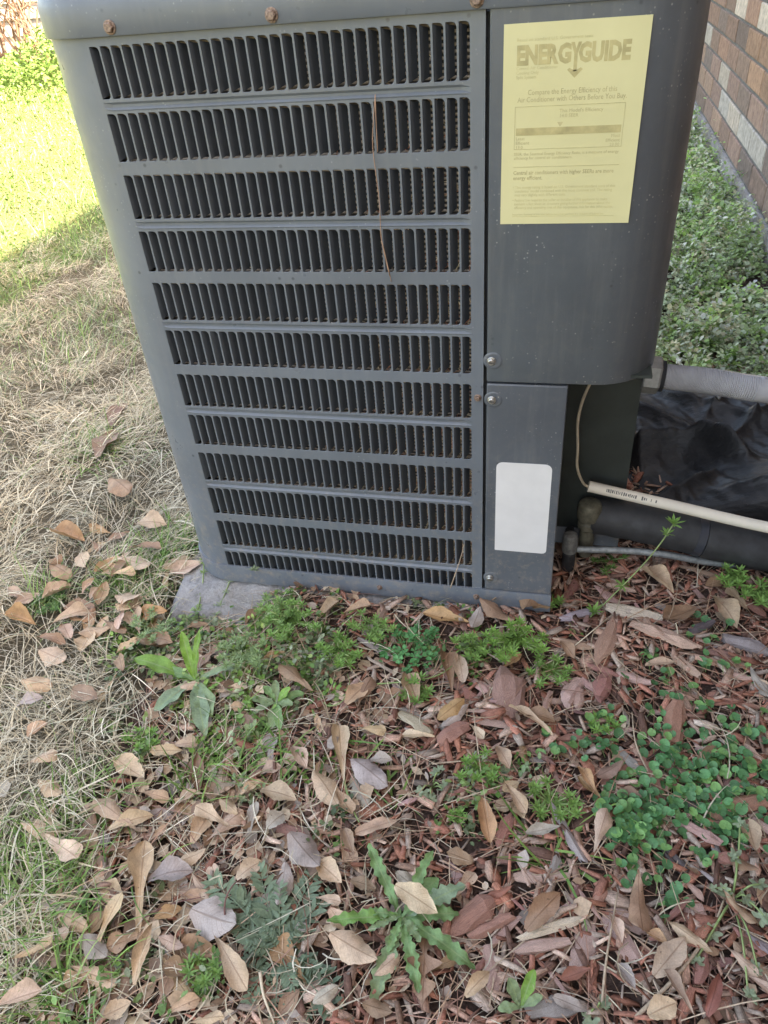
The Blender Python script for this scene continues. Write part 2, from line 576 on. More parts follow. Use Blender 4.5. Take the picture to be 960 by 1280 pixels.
def hz(x, y):
    x = np.asarray(x, float); y = np.asarray(y, float)
    h = (vnoise(x, y, 9, 1) - 0.5) * 0.014 + (vnoise(x, y, 31, 2) - 0.5) * 0.009
    # litter piled against the front of the unit, right of the bare corner of the slab
    pile = np.exp(-((y + 0.035) / 0.045) ** 2) * np.clip((x - 0.06) / 0.06, 0, 1) * np.clip((0.9 - x) / 0.2, 0, 1)
    h = h + 0.022 * pile
    rec = (x > 0.522) & (y < 0.165)
    under = np.where(rec, 0, 1) * np.clip((x - UXL + 0.02) / 0.04, 0, 1) * np.clip((UXR + 0.02 - x) / 0.04, 0, 1) * np.clip((y + 0.004) / 0.02, 0, 1) * np.clip((UYB - y) / 0.04, 0, 1)
    padc = np.clip((x + 0.125) / 0.03, 0, 1) * np.clip((0.075 - x) / 0.03, 0, 1) * np.clip((y + 0.095) / 0.03, 0, 1) * np.clip((0.2 - y) / 0.05, 0, 1)
    h = h * (1 - np.maximum(under, padc)) - 0.02 * np.maximum(under, padc)
    return h
def gp(u, v):
    p = ground_at(u, v, 0.0)
    z = float(hz(p[0], p[1]))
    p = ground_at(u, v, z)
    return np.array([p[0], p[1], float(hz(p[0], p[1]))])
def gxy(u, v):
    p = ground_at(u, v)
    return (p[0], p[1])
dry_poly = [gxy(262, 690), gxy(222, 750), gxy(185, 840), gxy(150, 930), gxy(110, 1010), gxy(70, 1120), gxy(40, 1290),
            (-0.30, -0.80), (-1.9, -0.7), (-2.0, 3.4), (0.62, 3.2), (0.62, 0.705), (-0.085, 0.705), (-0.085, 0.05)]
unit_poly = [(UXL - .005, -0.005), (0.528, -0.005), (0.528, 0.17), (0.635, 0.17), (0.635, 0.7), (UXL - .005, 0.7)]

def ground_sheet():
    def axis(lo, hi, f0, f1, fine, growth=1.25):
        a = list(np.arange(f0, f1, fine))
        s = fine; p = a[-1]
        while p < hi:
            s *= growth; p += s; a.append(min(p, hi))
        s = fine; p = a[0]
        while p > lo:
            s *= growth; p -= s; a.insert(0, max(p, lo))
        return np.array(a)
    xs = axis(-60, 60, -1.0, 1.25, 0.0125)
    ys = axis(-40, 90, -0.85, 1.3, 0.0125)
    X, Y = np.meshgrid(xs, ys, indexing='ij')
    Z = hz(X, Y) - 0.001
    far = np.clip((np.hypot(X, Y) - 3) / 4, 0, 1)
    Z = Z * (1 - far)
    V = np.stack([X, Y, Z], -1).reshape(-1, 3)
    nx, ny = len(xs), len(ys)
    I = np.arange(nx * ny).reshape(nx, ny)
    Q = np.stack([I[:-1, :-1], I[1:, :-1], I[1:, 1:], I[:-1, 1:]], -1).reshape(-1, 4)
    dry = inpoly(X, Y, dry_poly).astype(float)
    col = np.zeros(X.shape + (3,))
    col[:] = (0.135, 0.088, 0.070)
    col[dry > 0] = (0.17, 0.14, 0.095)
    lawn = (X < -1.3) | (np.hypot(X, Y) > 4)
    col[lawn] = (0.19, 0.20, 0.09)
    me = mesh_np('ground', V, Q, None, M['soil'], col.reshape(-1, 3), True)
    o = obj('ground', me)
    o['kind'] = 'structure'
ground_sheet()

# ------------------------------------------------------------------ the house on the right
BX, BL, BH, MO = 1.105, 0.255, 0.076, 0.010     # brick face, brick length, height, joint
def house():
    t = empty('brick_house', (BX, 2.0, 0))
    tag(t, 'house with orange brown brick wall, cream bricks and concrete foundation, right of the unit', 'house')
    def add(mb, name, m, parent=None, **k):
        o = mb.build(name, m, parent or t, **k)
        o.matrix_parent_inverse = Matrix.Identity(4)
        if parent is None or parent is t:
            o.location = Vector(o.location) - Vector((BX, 2.0, 0))
        return o
    mb = MB(); mb.box(BX + 0.006, BX + 0.25, -4, 7.5, 0.06, 2.628)
    wall = add(mb, 'wall', M['mortar'])
    mb = MB(); mb.box(BX - 0.006, BX + 0.25, -4.01, 7.51, -0.3, 0.085)
    add(mb, 'foundation', M['found'])
    mb = MB(); mb.box(0.955, BX + 0.3, -4.4, 7.9, 2.63, 2.655)
    add(mb, 'soffit', simple('soffit_paint', (0.72, 0.70, 0.66), 0.6, var=0.05))
    mb = MB(); mb.box(0.93, 0.955, -4.4, 7.9, 2.58, 2.73)
    add(mb, 'fascia', simple('fascia_paint', (0.72, 0.70, 0.66), 0.6, var=0.05))
    mb = MB()
    mb.add([(0.88, -4.5, 2.735), (5.5, -4.5, 4.4), (5.5, 8, 4.4), (0.88, 8, 2.735), (0.88, -4.5, 2.765), (5.5, -4.5, 4.44), (5.5, 8, 4.44), (0.88, 8, 2.765)],
           [(0, 3, 2, 1), (4, 5, 6, 7), (0, 1, 5, 4), (1, 2, 6, 5), (2, 3, 7, 6), (3, 0, 4, 7)])
    add(mb, 'roof', simple('shingles', (0.10, 0.09, 0.085), 0.9, var=0.4, scale=6))
    # bricks: near ones are pieces, the rest one mass
    mb = MB()
    e = 0.003
    x0, x1 = 0.0, 0.09
    mb.add([(x0, -BL / 2 + e, -BH / 2 + e), (x0, BL / 2 - e, -BH / 2 + e), (x0, BL / 2 - e, BH / 2 - e), (x0, -BL / 2 + e, BH / 2 - e),
            (x0 + e, -BL / 2, -BH / 2), (x0 + e, BL / 2, -BH / 2), (x0 + e, BL / 2, BH / 2), (x0 + e, -BL / 2, BH / 2),
            (x1, -BL / 2, -BH / 2), (x1, BL / 2, -BH / 2), (x1, BL / 2, BH / 2), (x1, -BL / 2, BH / 2)],
           [(0, 3, 2, 1), (0, 1, 5, 4), (1, 2, 6, 5), (2, 3, 7, 6), (3, 0, 4, 7), (4, 5, 9, 8), (5, 6, 10, 9), (6, 7, 11, 10), (7, 4, 8, 11)])
    bm = mb.mesh('brick', M['brick'])
    reds = [(0.33, 0.19, 0.13), (0.29, 0.175, 0.125), (0.37, 0.215, 0.135), (0.26, 0.165, 0.12), (0.21, 0.145, 0.115), (0.33, 0.19, 0.135)]
    cream = [(0.55, 0.45, 0.36), (0.48, 0.41, 0.34)]
    cream_at = {(1, 1.95), (1, 2.65), (1, 2.35), (1, 2.95), (2, 3.1), (3, 3.6), (5, 2.85), (5, 2.35), (1, 3.95), (0, 1.25)}
    RV = []; RF = []; RC = []
    n_obj = 0
    rr = random.Random(5)
    for k in range(29):
        zc = 0.092 + MO / 2 + BH / 2 + k * (BH + MO)
        off = (k % 2) * 0.132 + 0.06
        for j in range(-15, 28):
            yc = j * (BL + MO) + off
            if yc < -3.8 or yc > 7.3:
                continue
            c = rr.choice(reds)
            if any(k == a and abs(yc - b) < 0.135 for a, b in cream_at):
                c = rr.choice(cream)
            elif k > 5 and rr.random() < 0.10:
                c = rr.choice(cream)
            g = rr.uniform(0.8, 1.15)
            if k < 3 and c[0] < 0.5:
                c = tuple(x * 0.8 + 0.2 * sum(c) / 3 for x in c)
            c = tuple(x * g for x in c)
            xo = BX + rr.uniform(-0.0015, 0.0015)
            if k < 10 and -0.2 < yc < 6.4 and n_obj < 225:
                o = obj('brick', bm, wall)
                o.location = Vector((xo, yc, zc)) - Vector((BX, 2.0, 0)) - wall.location
                o.rotation_euler = (rr.uniform(-.004, .004), 0, rr.uniform(-.006, .006))
                o.color = (*c, 1)
                n_obj += 1
            else:
                n = len(RV)
                for v in bm.vertices:
                    RV.append((v.co.x + xo, v.co.y + yc, v.co.z + zc)); RC.append(c)
                RF += [tuple(i + n for i in p.vertices) for p in bm.polygons]
    me = mesh_np('brick_field', RV, RF, None, M['brick_stuff'], RC)
    o = obj('brick_field', me, wall)
    o['kind'] = 'stuff'
    o.location = -Vector((BX, 2.0, 0)) - wall.location
house()

# ------------------------------------------------------------------ the neighbour's wall far left
def far_wall():
    y0 = 9.6
    t = empty('sided_wall', (-7, y0, 0))
    tag(t, 'pale lap siding wall of the neighbouring house in the sunny top left corner', 'wall')
    sid = simple('pale_siding', (0.27, 0.24, 0.235), 0.7, var=0.12, scale=9)
    mb = MB(); mb.box(-14, 4, y0 + 0.05, y0 + 0.3, -0.1, 2.6)
    o = mb.build('backing', simple('siding_backing', (0.3, 0.27, 0.26), 0.8), t); o.location = (7, -y0, 0)
    pm = MB()
    pm.add([(-3, -0.032, 0), (3, -0.032, 0), (3, 0.03, 0), (-3, 0.03, 0), (-3, 0.0, 0.185), (3, 0.0, 0.185), (3, 0.03, 0.185), (-3, 0.03, 0.185)],
           [(0, 3, 2, 1), (4, 5, 6, 7), (0, 1, 5, 4), (1, 2, 6, 5), (2, 3, 7, 6), (3, 0, 4, 7)])
    me = pm.mesh('siding_board', sid)
    for k in range(13):
        for i in range(3):
            o = obj('siding_board', me, t, (-4 + i * 6.004 - (k % 2) * 0.9, 0, 0.06 + k * 0.18))
far_wall()

# ------------------------------------------------------------------ concrete slab under the unit
def slab():
    xs = np.linspace(-0.108, 0.535, 80); ys = np.linspace(-0.088, 0.74, 80)
    X, Y = np.meshgrid(xs, ys, indexing='ij')
    ex = np.minimum(np.minimum(X + 0.108, 0.535 - X), np.minimum(Y + 0.088, 0.74 - Y))
    ex = ex + (vnoise(X, Y, 28, 5) - 0.5) * 0.022
    Z = 0.0165 - 0.045 * np.clip(1 - ex / 0.022, 0, 1) ** 2 + (vnoise(X, Y, 45, 3) - 0.5) * 0.009 + (vnoise(X, Y, 110, 4) - 0.5) * 0.003
    front = np.clip((0.0 - Y) / 0.05, 0, 1)
    Z = np.minimum(Z, np.where(Y > -0.004, 0.0185, 1)) - 0.010 * front - 0.03 * np.clip((X - 0.05) / 0.06, 0, 1) * front - 0.06 * (X > 0.53) * (Y < 0.19)
    V = np.stack([X, Y, Z], -1).reshape(-1, 3)
    I = np.arange(6400).reshape(80, 80)
    Q = np.stack([I[:-1, :-1], I[1:, :-1], I[1:, 1:], I[:-1, 1:]], -1).reshape(-1, 4).tolist()
    n = len(V); b = [*I[:, 0], *I[-1, 1:], *I[-2::-1, -1], *I[0, -2:0:-1]]
    V2 = [tuple(p) for p in V] + [(V[i][0], V[i][1], -0.08) for i in b]
    m = len(b)
    for k in range(m):
        Q.append((b[k], n + k, n + (k + 1) % m, b[(k + 1) % m]))
    me = mesh_np('concrete_pad', V2, Q, None, M['concrete'], None, True)
    tag(obj('concrete_pad', me), 'rough grey concrete pad showing at the lower left corner of the unit', 'concrete pad')
slab()

# ------------------------------------------------------------------ the air conditioner
unit = empty('air_conditioner', (0.28, 0.35, 0.0))
tag(unit, 'grey outdoor air conditioner cabinet with louvered front and yellow energy label', 'air conditioner')
UO = Vector((0.28, 0.35, 0.0))
def U(o):
    """child of the unit given in world coordinates"""
    o.parent = unit
    o.location = Vector(o.location) - UO
    return o
def sub(o, parent):
    o.parent = parent
    # parent sits at -UO inside the unit, so coordinates stay world coordinates
    return o

PITCH, SLOTW, ZTOP, ROWP, SLOTH = 0.01283, 0.0105, 0.7944, 0.06452, 0.0498
CREASE = {0, 2, 4, 6, 8, 10}
def slot_outline(w, h, m, mg):
    """slot edge with round right corners and tight left ones; each point with its partner on the border of its cell"""
    pts = []
    R1, R2, R0 = 0.0048, 0.0044, 0.0008
    def corner(ox, oz, r, a0, n, first, mid, last):
        for k in range(n):
            a = rad(a0 - 90 * k / (n - 1))
            x, z = ox + r * math.cos(a), oz + r * math.sin(a)
            c = mid if 2 * k == n - 1 else (first if 2 * k < n - 1 else last)
            pts.append((x, z, x if c[0] is None else c[0], z if c[1] is None else c[1]))
    L, Rr, T, Bm = -m, w + m, mg, -h - mg
    corner(w - R1, -R1, R1, 90, 7, (None, T), (Rr, T), (Rr, None))
    corner(w - R2, -h + R2, R2, 0, 7, (Rr, None), (Rr, Bm), (None, Bm))
    corner(R0, -h + R0, R0, -90, 3, (None, Bm), (L, Bm), (L, None))
    corner(R0, -R0, R0, 180, 3, (L, None), (L, T), (None, T))
    return pts
def grille_mesh():
    mb = MB()
    m = (PITCH - SLOTW) / 2
    XL, XR = -m, 32 * PITCH - m
    mg = 0.0012
    zprev = 0.8025
    xr0 = 0.4235
    stations = [(XL, 0.0), (XL + 0.010, 1.0), (XR - 0.010, 1.0), (XR, 0.0)]
    for k in range(12):
        h = SLOTH if k < 11 else 0.034
        zt = ZTOP - ROWP * k
        rt, rb = zt + mg, zt - h - mg
        if (k - 1) in CREASE and k > 0:
            zc = (zprev + rt) / 2
            prof = [(zprev, 0), (zc + 0.0042, 0), (zc + 0.0016, 0.0024), (zc - 0.0010, 0.0024), (zc - 0.0034, -0.0006), (zc - 0.0048, 0), (rt, 0)]
        else:
            prof = [(zprev, 0), (rt, 0)]
        for (za, ya), (zb, yb) in zip(prof[:-1], prof[1:]):
            for (xa, fa), (xb, fb) in zip(stations[:-1], stations[1:]):
                mb.add([(xa, ya * fa, za), (xa, yb * fa, zb), (xb, yb * fb, zb), (xb, ya * fb, za)], [(0, 1, 2, 3)])
        base = slot_outline(SLOTW, h, m, mg)
        n = len(base)
        for i in range(32):
            ox = i * PITCH
            cxm, czm = SLOTW / 2, -h / 2
            outer, lip, inner, deep = [], [], [], []
            for (px, pz, bx_, bz_) in base:
                X, Z = ox + px, zt + pz
                outer.append((ox + bx_, 0, zt + bz_))
                dx, dz = px - cxm, pz - czm
                lip.append((X + 0.0003 * (1 if dx > 0 else -1) * min(1, abs(dx) / (SLOTW * 0.4)), 0, Z + 0.0003 * (1 if dz > 0 else -1) * (1 if abs(dz) > h / 2 - 0.003 else 0)))
                inner.append((X, 0.0003, Z))
                deep.append((X, 0.0014, Z))
            fs = []
            for q in range(n):
                r = (q + 1) % n
                fs.append((q, n + q, n + r, r))
                fs.append((n + q, 2 * n + q, 2 * n + r, n + r))
                fs.append((2 * n + q, 3 * n + q, 3 * n + r, 2 * n + r))
            mb.add(outer + lip + inner + deep, fs)
        zprev = rb
    mb.add([(XL, 0, zprev), (XL, 0, 0.040), (XR, 0, 0.040), (XR, 0, zprev)], [(0, 1, 2, 3)])
    mb.add([(XR, 0, 0.8025), (XR, 0, 0.040), (xr0, 0, 0.040), (xr0, 0, 0.8025)], [(0, 1, 2, 3)])
    # right edge folded in
    mb.add([(xr0, 0, 0.8025), (xr0, 0, 0.040), (xr0, 0.012, 0.040), (xr0, 0.012, 0.8025)], [(0, 1, 2, 3)])
    return mb.mesh('front_grille', M['paint'])
gm = grille_mesh()
grille = U(obj('front_grille', gm))
grille['label'] = 'louvered grey front panel with twelve rows of slots'
def blade_mesh(h, name='louver'):
    sec = [(0.0000, 0.0004), (0.0011, 0.0012), (0.0026, 0.0044), (0.0060, 0.0110)]
    mb = MB()
    z0s = [-0.0008, -0.0012, -0.0022, -0.0038]
    for t in (0.0, 0.0007):
        vs = []
        for (x, y), dz in zip(sec, z0s):
            vs.append((x + t, y - t * 0.4, dz))
            vs.append((x + t, y - t * 0.4, -h - dz))
        fs = [(0, 1, 3, 2), (2, 3, 5, 4), (4, 5, 7, 6)]
        mb.add(vs, fs)
    mb.add([mb.v[6], mb.v[7], mb.v[15], mb.v[14]], [(0, 1, 2, 3)])
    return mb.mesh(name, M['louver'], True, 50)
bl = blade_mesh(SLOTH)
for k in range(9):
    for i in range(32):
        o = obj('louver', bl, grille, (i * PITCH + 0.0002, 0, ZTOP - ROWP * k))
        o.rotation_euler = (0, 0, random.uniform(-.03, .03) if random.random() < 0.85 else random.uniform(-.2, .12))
mb = MB()
for k in range(9, 12):
    h = SLOTH if k < 11 else 0.034
    b2 = blade_mesh(h)
    for i in range(32):
        mb.add([(v.co.x + i * PITCH + 0.0002, v.co.y, v.co.z + ZTOP - ROWP * k) for v in b2.vertices], [tuple(p.vertices) for p in b2.polygons])
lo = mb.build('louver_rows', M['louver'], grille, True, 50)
lo['kind'] = 'stuff'

def arc(cx, cy, r, a0, a1, n=10):
    return [(cx + r * math.cos(rad(a0 + (a1 - a0) * k / n)), cy + r * math.sin(rad(a0 + (a1 - a0) * k / n))) for k in range(n + 1)]
# left front corner and the other sides
mb = MB(); mb.wall([(-(PITCH - SLOTW) / 2, 0)] + arc(UXL + UR, UR, UR, 270, 180, 14), 0.040, 0.8025)
U(mb.build('corner_panel', M['paint'], None, True))
sg = obj('side_grille', gm)
sg.rotation_euler = (0, 0, rad(-90)); sg.location = (UXL, 0.4985, 0)
U(sg)
mb = MB()
for k in range(12):
    h = SLOTH if k < 11 else 0.034
    b2 = bl if k < 11 else blade_mesh(h)
    for i in range(32):
        mb.add([(v.co.x + i * PITCH + 0.0002, v.co.y, v.co.z + ZTOP - ROWP * k) for v in b2.vertices], [tuple(p.vertices) for p in b2.polygons])
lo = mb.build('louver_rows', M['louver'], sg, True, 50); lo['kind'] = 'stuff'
mb = MB(); mb.wall([(UXL, 0.5005), (UXL, UYB - UR)] , 0.040, 0.8025)
U(mb.build('side_panel', M['paint']))
mb = MB(); mb.wall([(UXL, UYB - UR - 0.0005)] + arc(UXL + UR, UYB - UR, UR, 180, 90, 10) + arc(UXR - UR, UYB - UR, UR, 90, 0, 10) + [(UXR, 0.171)], 0.040, 0.8025)
U(mb.build('rear_panel', M['paint'], None, True, 40))
# coil behind the louvers
mb = MB(); mb.box(UXL + 0.03, 0.41, 0.021, 0.05, 0.055, 0.80); mb.box(UXL + 0.02, UXL + 0.05, 0.06, 0.66, 0.055, 0.80)
U(mb.build('coil', M['coil']))
# dark channel behind the seam
mb = MB(); mb.box(0.4237, 0.4290, 0.008, 0.013, 0.052, 0.80)
U(mb.build('seam_channel', M['gap']))

# control cover on the upper right, wraps the corner
CX0, CZ0 = 0.4278, 0.4130
prof = [(CX0, 0.012), (CX0, -0.0010), (CX0 + 0.0012, -0.0022)] + arc(UXR + 0.002 - UR, UR - 0.0022, UR, 270, 360, 14) + [(UXR + 0.002, 0.205)]
def cover():
    mb = MB()
    n = len(prof)
    zs = [(CZ0 + 0.0, 1), (CZ0 + 0.0015, 0), (0.8025, 0)]
    def inset(i, d):
        p = Vector((*prof[i], 0)); a = Vector((*prof[max(i - 1, 0)], 0)); b = Vector((*prof[min(i + 1, n - 1)], 0))
        t = (b - a).normalized()
        nn = Vector((-t.y, t.x, 0))
        q = p + nn * d
        return (q.x, q.y)
    rows = []
    for z, d in zs:
        rows.append([(*inset(i, 0.0012 * d), z) for i in range(n)])
    bot = [(*inset(i, 0.014), CZ0) for i in range(n)]
    vs = bot + [p for r in rows for p in r]
    fs = []
    for r in range(3):
        for i in range(n - 1):
            fs.append((r * n + i, r * n + i + 1, (r + 1) * n + i + 1, (r + 1) * n + i))
    mb.add(vs, fs)
    o = U(mb.build('control_cover', M['paint_cover'], None, True, 40))
    return o
ccover = cover()
# underside of the control box
mb = MB(); mb.box(0.5285, UXR - 0.004, 0.012, 0.169, CZ0 + 0.004, CZ0 + 0.008)
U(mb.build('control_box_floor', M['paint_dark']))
# lower access panel with its folded right edge
def access():
    mb = MB()
    x0, x1, z0, z1, y = 0.4278, 0.5280, 0.057, 0.4095, -0.0012
    r = 0.0018
    path = [(x0, 0.012), (x0, y + r), (x0 + r, y), (x1 - 0.003, y), (x1 - 0.0009, y + 0.0009), (x1, y + 0.003), (x1, 0.168)]
    mb.wall(path, z0, z1 - 0.002)
    n = len(path)
    top = [(p[0], p[1], z1 - 0.002) for p in path] + [(p[0] + (0.0012 if i < 2 else (-0.0012 if i > 4 else 0)), p[1] + (0.0014 if 1 < i < 5 else 0), z1) for i, p in enumerate(path)]
    mb.add(top, [(i, i + 1, n + i + 1, n + i) for i in range(n - 1)])
    b = [(p[0], p[1] + (0.0014 if 1 < i < 5 else 0), z1) for i, p in enumerate(path)]
    mb.add([(x0 + 0.0012, y + 0.0028, z1), (x1 - 0.0012, y + 0.0028, z1), (x1 - 0.0012, 0.02, z1), (x0 + 0.0012, 0.02, z1)], [(0, 1, 2, 3)])
    return U(mb.build('access_panel', M['paint_cover'], None, True, 35))
access()
# recess for the pipes
mb = MB(); mb.wall([(0.528, 0.1695), (UXR + 0.004, 0.1695), (UXR + 0.004, 0.19)], 0.040, CZ0 + 0.02)
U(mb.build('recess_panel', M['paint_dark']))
# base pan rim, notched at the pipes
def base():
    off = 0.0035
    path = [(0.5285, -off), (UXL + UR, -off)] + arc(UXL + UR, UR, UR + off, 270, 180, 14)[1:] + [(UXL - off, UYB - UR)] + arc(UXL + UR, UYB - UR, UR + off, 180, 90, 10)[1:] + \
        [(UXR - UR, UYB + off)] + arc(UXR - UR, UYB - UR, UR + off, 90, 0, 10)[1:] + [(UXR + off, 0.166), (0.5285, 0.166)]
    n = len(path)
    mb = MB()
    def ins(d):
        cx, cy = 0.28, 0.35
        return [(p[0] + (cx - p[0]) * d, p[1] + (cy - p[1]) * d) for p in path]
    vs = []
    for d, z in ((0.012, 0.020), (0.0, 0.0215), (0.0, 0.0535), (0.0012, 0.0550), (0.012, 0.0550)):
        vs += [(*p, z) for p in ins(d)]
    fs = []
    for r in range(4):
        for i in range(n):
            j = (i + 1) % n
            fs.append((r * n + j, r * n + i, (r + 1) * n + i, (r + 1) * n + j))
    fs.append(tuple(range(n)))
    mb.add(vs, fs)
    return U(mb.build('base_pan', M['paint'], None, True, 30))
bp = base()

# top cap
def rrect(d, n=14):
    r = UR + d
    return arc(UXL + UR, UR, r, 270, 180, n) + arc(UXL + UR, UYB - UR, r, 180, 90, n) + arc(UXR - UR, UYB - UR, r, 90, 0, n) + arc(UXR - UR, UR, r, 360, 270, n)
def top_cap():
    mb = MB()
    prof = [(-0.004, 0.8035), (0.0045, 0.8030), (0.0055, 0.8045), (0.0050, 0.8300), (0.0035, 0.8365), (-0.0005, 0.8440), (-0.008, 0.8520), (-0.018, 0.8580), (-0.030, 0.8615), (-0.045, 0.8630)]
    rings = [[(*p, z) for p in rrect(d)] for d, z in prof]
    n = len(rings[0])
    vs = [p for r in rings for p in r]
    # round fan opening
    cx, cy, R = 0.2767, 0.35, 0.27
    circ = []
    for p in rings[-1]:
        a = math.atan2(p[1] - cy, p[0] - cx)
        circ.append((cx + R * math.cos(a), cy + R * math.sin(a), 0.8630))
    low = [(cx + (p[0] - cx) * 0.97, cy + (p[1] - cy) * 0.97, 0.835) for p in circ]
    vs += circ + low
    fs = []
    for r in range(len(rings) + 1):
        for i in range(n):
            j = (i + 1) % n
            fs.append((r * n + j, r * n + i, (r + 1) * n + i, (r + 1) * n + j))
    mb.add(vs, fs)
    return U(mb.build('top_cap', M['paint'], None, True, 35))
cap = top_cap()
mb = MB()
for k in range(9):
    R = 0.05 + k * 0.0275
    mb.tube([(0.2767 + R * math.cos(a), 0.35 + R * math.sin(a), 0.861) for a in np.linspace(0, 2 * math.pi, 40)], 0.0016, 5, False)
for k in range(6):
    a = k * math.pi / 3
    mb.tube([(0.2767, 0.35, 0.858), (0.2767 + 0.275 * math.cos(a), 0.35 + 0.275 * math.sin(a), 0.858)], 0.002, 5)
sub(mb.build('fan_guard', M['gap']), cap)
mb = MB(); mb.box(0.05, 0.5, 0.12, 0.58, 0.60, 0.605)
U(mb.build('inner_floor', M['gap']))

# screws
def screw(x, y, z, m, parent=None, r=0.0052, tilt=0.0, washer=True):
    mb = MB()
    mt = Matrix.Translation((x, y, z)) @ Matrix.Rotation(rad(90), 4, 'X') @ Matrix.Rotation(tilt, 4, 'X')
    if washer:
        mb.lathe([(r * 1.05, 0), (r * 1.05, 0.0012), (r * 0.95, 0.0016)], 14, mt)
    mb.lathe([(r * 0.78, 0.001), (r * 0.78, 0.0042), (r * 0.6, 0.0052)], 6 if m is M['rust'] else 12, mt)
    o = mb.build('screw', m, None, True, 30)
    if parent is None:
        return U(o)
    return sub(o, parent)
def dimple(x, z, y, m):
    """pressed dish round a screw"""
    mb = MB()
    mt = Matrix.Translation((x, y, z)) @ Matrix.Rotation(rad(90), 4, 'X')
    mb.lathe([(0.0120, -0.0003), (0.0105, 0.0006), (0.0090, 0.0009), (0.0075, 0.0006), (0.006, 0.0003)], 20, mt)
    return U(mb.build('screw_dish', m, None, True, 50))
for x, z, y in ((0.4335, 0.4418, -0.0022), (0.4345, 0.3872, -0.0012), (0.4355, 0.0800, -0.0012)):
    dimple(x + 0.002, z, y, M['paint_cover'])
    s = screw(x, y - 0.0004, z, M['screw'], None, 0.0052, 0)
    mb = MB(); mb.box(x - 0.0032, x + 0.0032, y - 0.0061, y - 0.0057, z - 0.0005, z + 0.0005)
    sub(mb.build('slot', M['gap']), s)
screw(0.4165, 0, 0.3888, M['rust'], None, 0.0046)
for x in (0.0335, 0.2125, 0.4157):
    screw(x, -0.0052, 0.8110, M['rust'], cap, 0.0066)
screw(0.2600, -0.0035, 0.0400, M['rust'], bp, 0.0042)
screw(0.4150, -0.0035, 0.0400, M['rust'], bp, 0.0046)

# labels
LX, LW, LZ, LH, LY = 0.4411, 0.1342, 0.7897, 0.1838, -0.0022
mb = MB(); mb.box(LX, LX + LW, LY - 0.0007, LY - 0.0001, LZ - LH, LZ)
elabel = U(mb.build('energy_label', M['paper']))
elabel['label'] = 'yellow energy guide label with faded print'
def text(body, u, v, size, m, name='print', align='LEFT', bold=0.0, width=None, spacing=1.0):
    """u, v: place on the label from its left top corner in metres"""
    cu = bpy.data.curves.new('t', 'FONT')
    cu.body = body
    cu.size = size
    cu.align_x = align
    cu.offset = bold
    cu.space_character = spacing
    cu.space_line = 0.95
    cu.resolution_u = 2
    o = bpy.data.objects.new('t', cu)
    scene.collection.objects.link(o)
    dg = bpy.context.evaluated_depsgraph_get()
    me = bpy.data.meshes.new_from_object(o.evaluated_get(dg))
    bpy.data.objects.remove(o)
    xs = [p.co.x for p in me.vertices]
    sx = 1.0
    if width and xs:
        sx = width / (max(xs) - min(xs))
    for p in me.vertices:
        p.co = Vector((LX + u + p.co.x * sx, LY - 0.0009, LZ - v + p.co.y))
    me.materials.clear(); me.materials.append(m)
    me.name = name
    return sub(obj(name, me), elabel)
def lbox(u0, u1, v0, v1, m, name='rule'):
    mb = MB()
    mb.box(LX + u0, LX + u1, LY - 0.00095, LY - 0.00065, LZ - v1, LZ - v0)
    return sub(mb.build(name, m), elabel)
text('Based on standard U.S. Government tests', 0.0125, 0.0145, 0.0038, M['ink3'], width=0.070)
text('ENER', 0.0125, 0.0335, 0.0215, M['ink'], 'print', bold=0.0011, width=0.0395)
text('G', 0.0515, 0.0335, 0.0215, M['ink'], 'print', bold=0.0011, width=0.0125)
text('GUIDE', 0.0708, 0.0335, 0.0215, M['ink'], 'print', bold=0.0011, width=0.0475)
mb = MB()      # the letter Y drawn out into an arrow
yy = LY - 0.0009
def L2(u, v): return (LX + u, yy, LZ - v)
mb.add([L2(0.0632, 0.0175), L2(0.0663, 0.0175), L2(0.0682, 0.0230), L2(0.0700, 0.0175), L2(0.0730, 0.0175), L2(0.0698, 0.0268), L2(0.0698, 0.0415), L2(0.0666, 0.0415), L2(0.0666, 0.0268)],
       [(8, 2, 1, 0), (5, 4, 3, 2), (8, 7, 6, 5, 2)])
mb.add([L2(0.0666, 0.0405), L2(0.0698, 0.0405), L2(0.0735, 0.0385), L2(0.0755, 0.0400), L2(0.0682, 0.0470), L2(0.0609, 0.0400), L2(0.0629, 0.0385)], [(6, 5, 4, 3, 2, 1, 0)])
sub(mb.build('print', M['ink']), elabel)
text('Central Air Conditioner\nCooling Only\nSplit System', 0.0125, 0.0382, 0.0040, M['ink3'])
text('Compare the Energy Efficiency of this\nAir Conditioner with Others Before You Buy.', 0.0668, 0.0600, 0.0066, M['ink2'], align='CENTER', width=0.104)
for a in ((0.0125, 0.1185, 0.0700, 0.0704), (0.0125, 0.1185, 0.1090, 0.1094), (0.0125, 0.0129, 0.0705, 0.1089), (0.1181, 0.1185, 0.0705, 0.1089), (0.0125, 0.1185, 0.1260, 0.1264)):
    lbox(*a, M['ink2'])
text("This Model's Efficiency\n14.0 SEER", 0.0560, 0.0765, 0.0046, M['ink2'])
mb = MB(); mb.add([L2(0.0545, 0.0850), L2(0.0605, 0.0850), L2(0.0575, 0.0893)], [(2, 1, 0)])
sub(mb.build('pointer', M['ink2']), elabel)
lbox(0.0140, 0.1165, 0.0895, 0.0963, M['ink'], 'bar')
text('Least\nEfficient\n13.0', 0.0140, 0.1005, 0.0043, M['ink2'])
text('Most\nEfficient\n23.00', 0.1165, 0.1005, 0.0043, M['ink2'], align='RIGHT')
text('SEER, the Seasonal Energy Efficiency Ratio, is a measure of energy\nefficiency for central air conditioners.', 0.0125, 0.1150, 0.0040, M['ink2'], width=0.104)
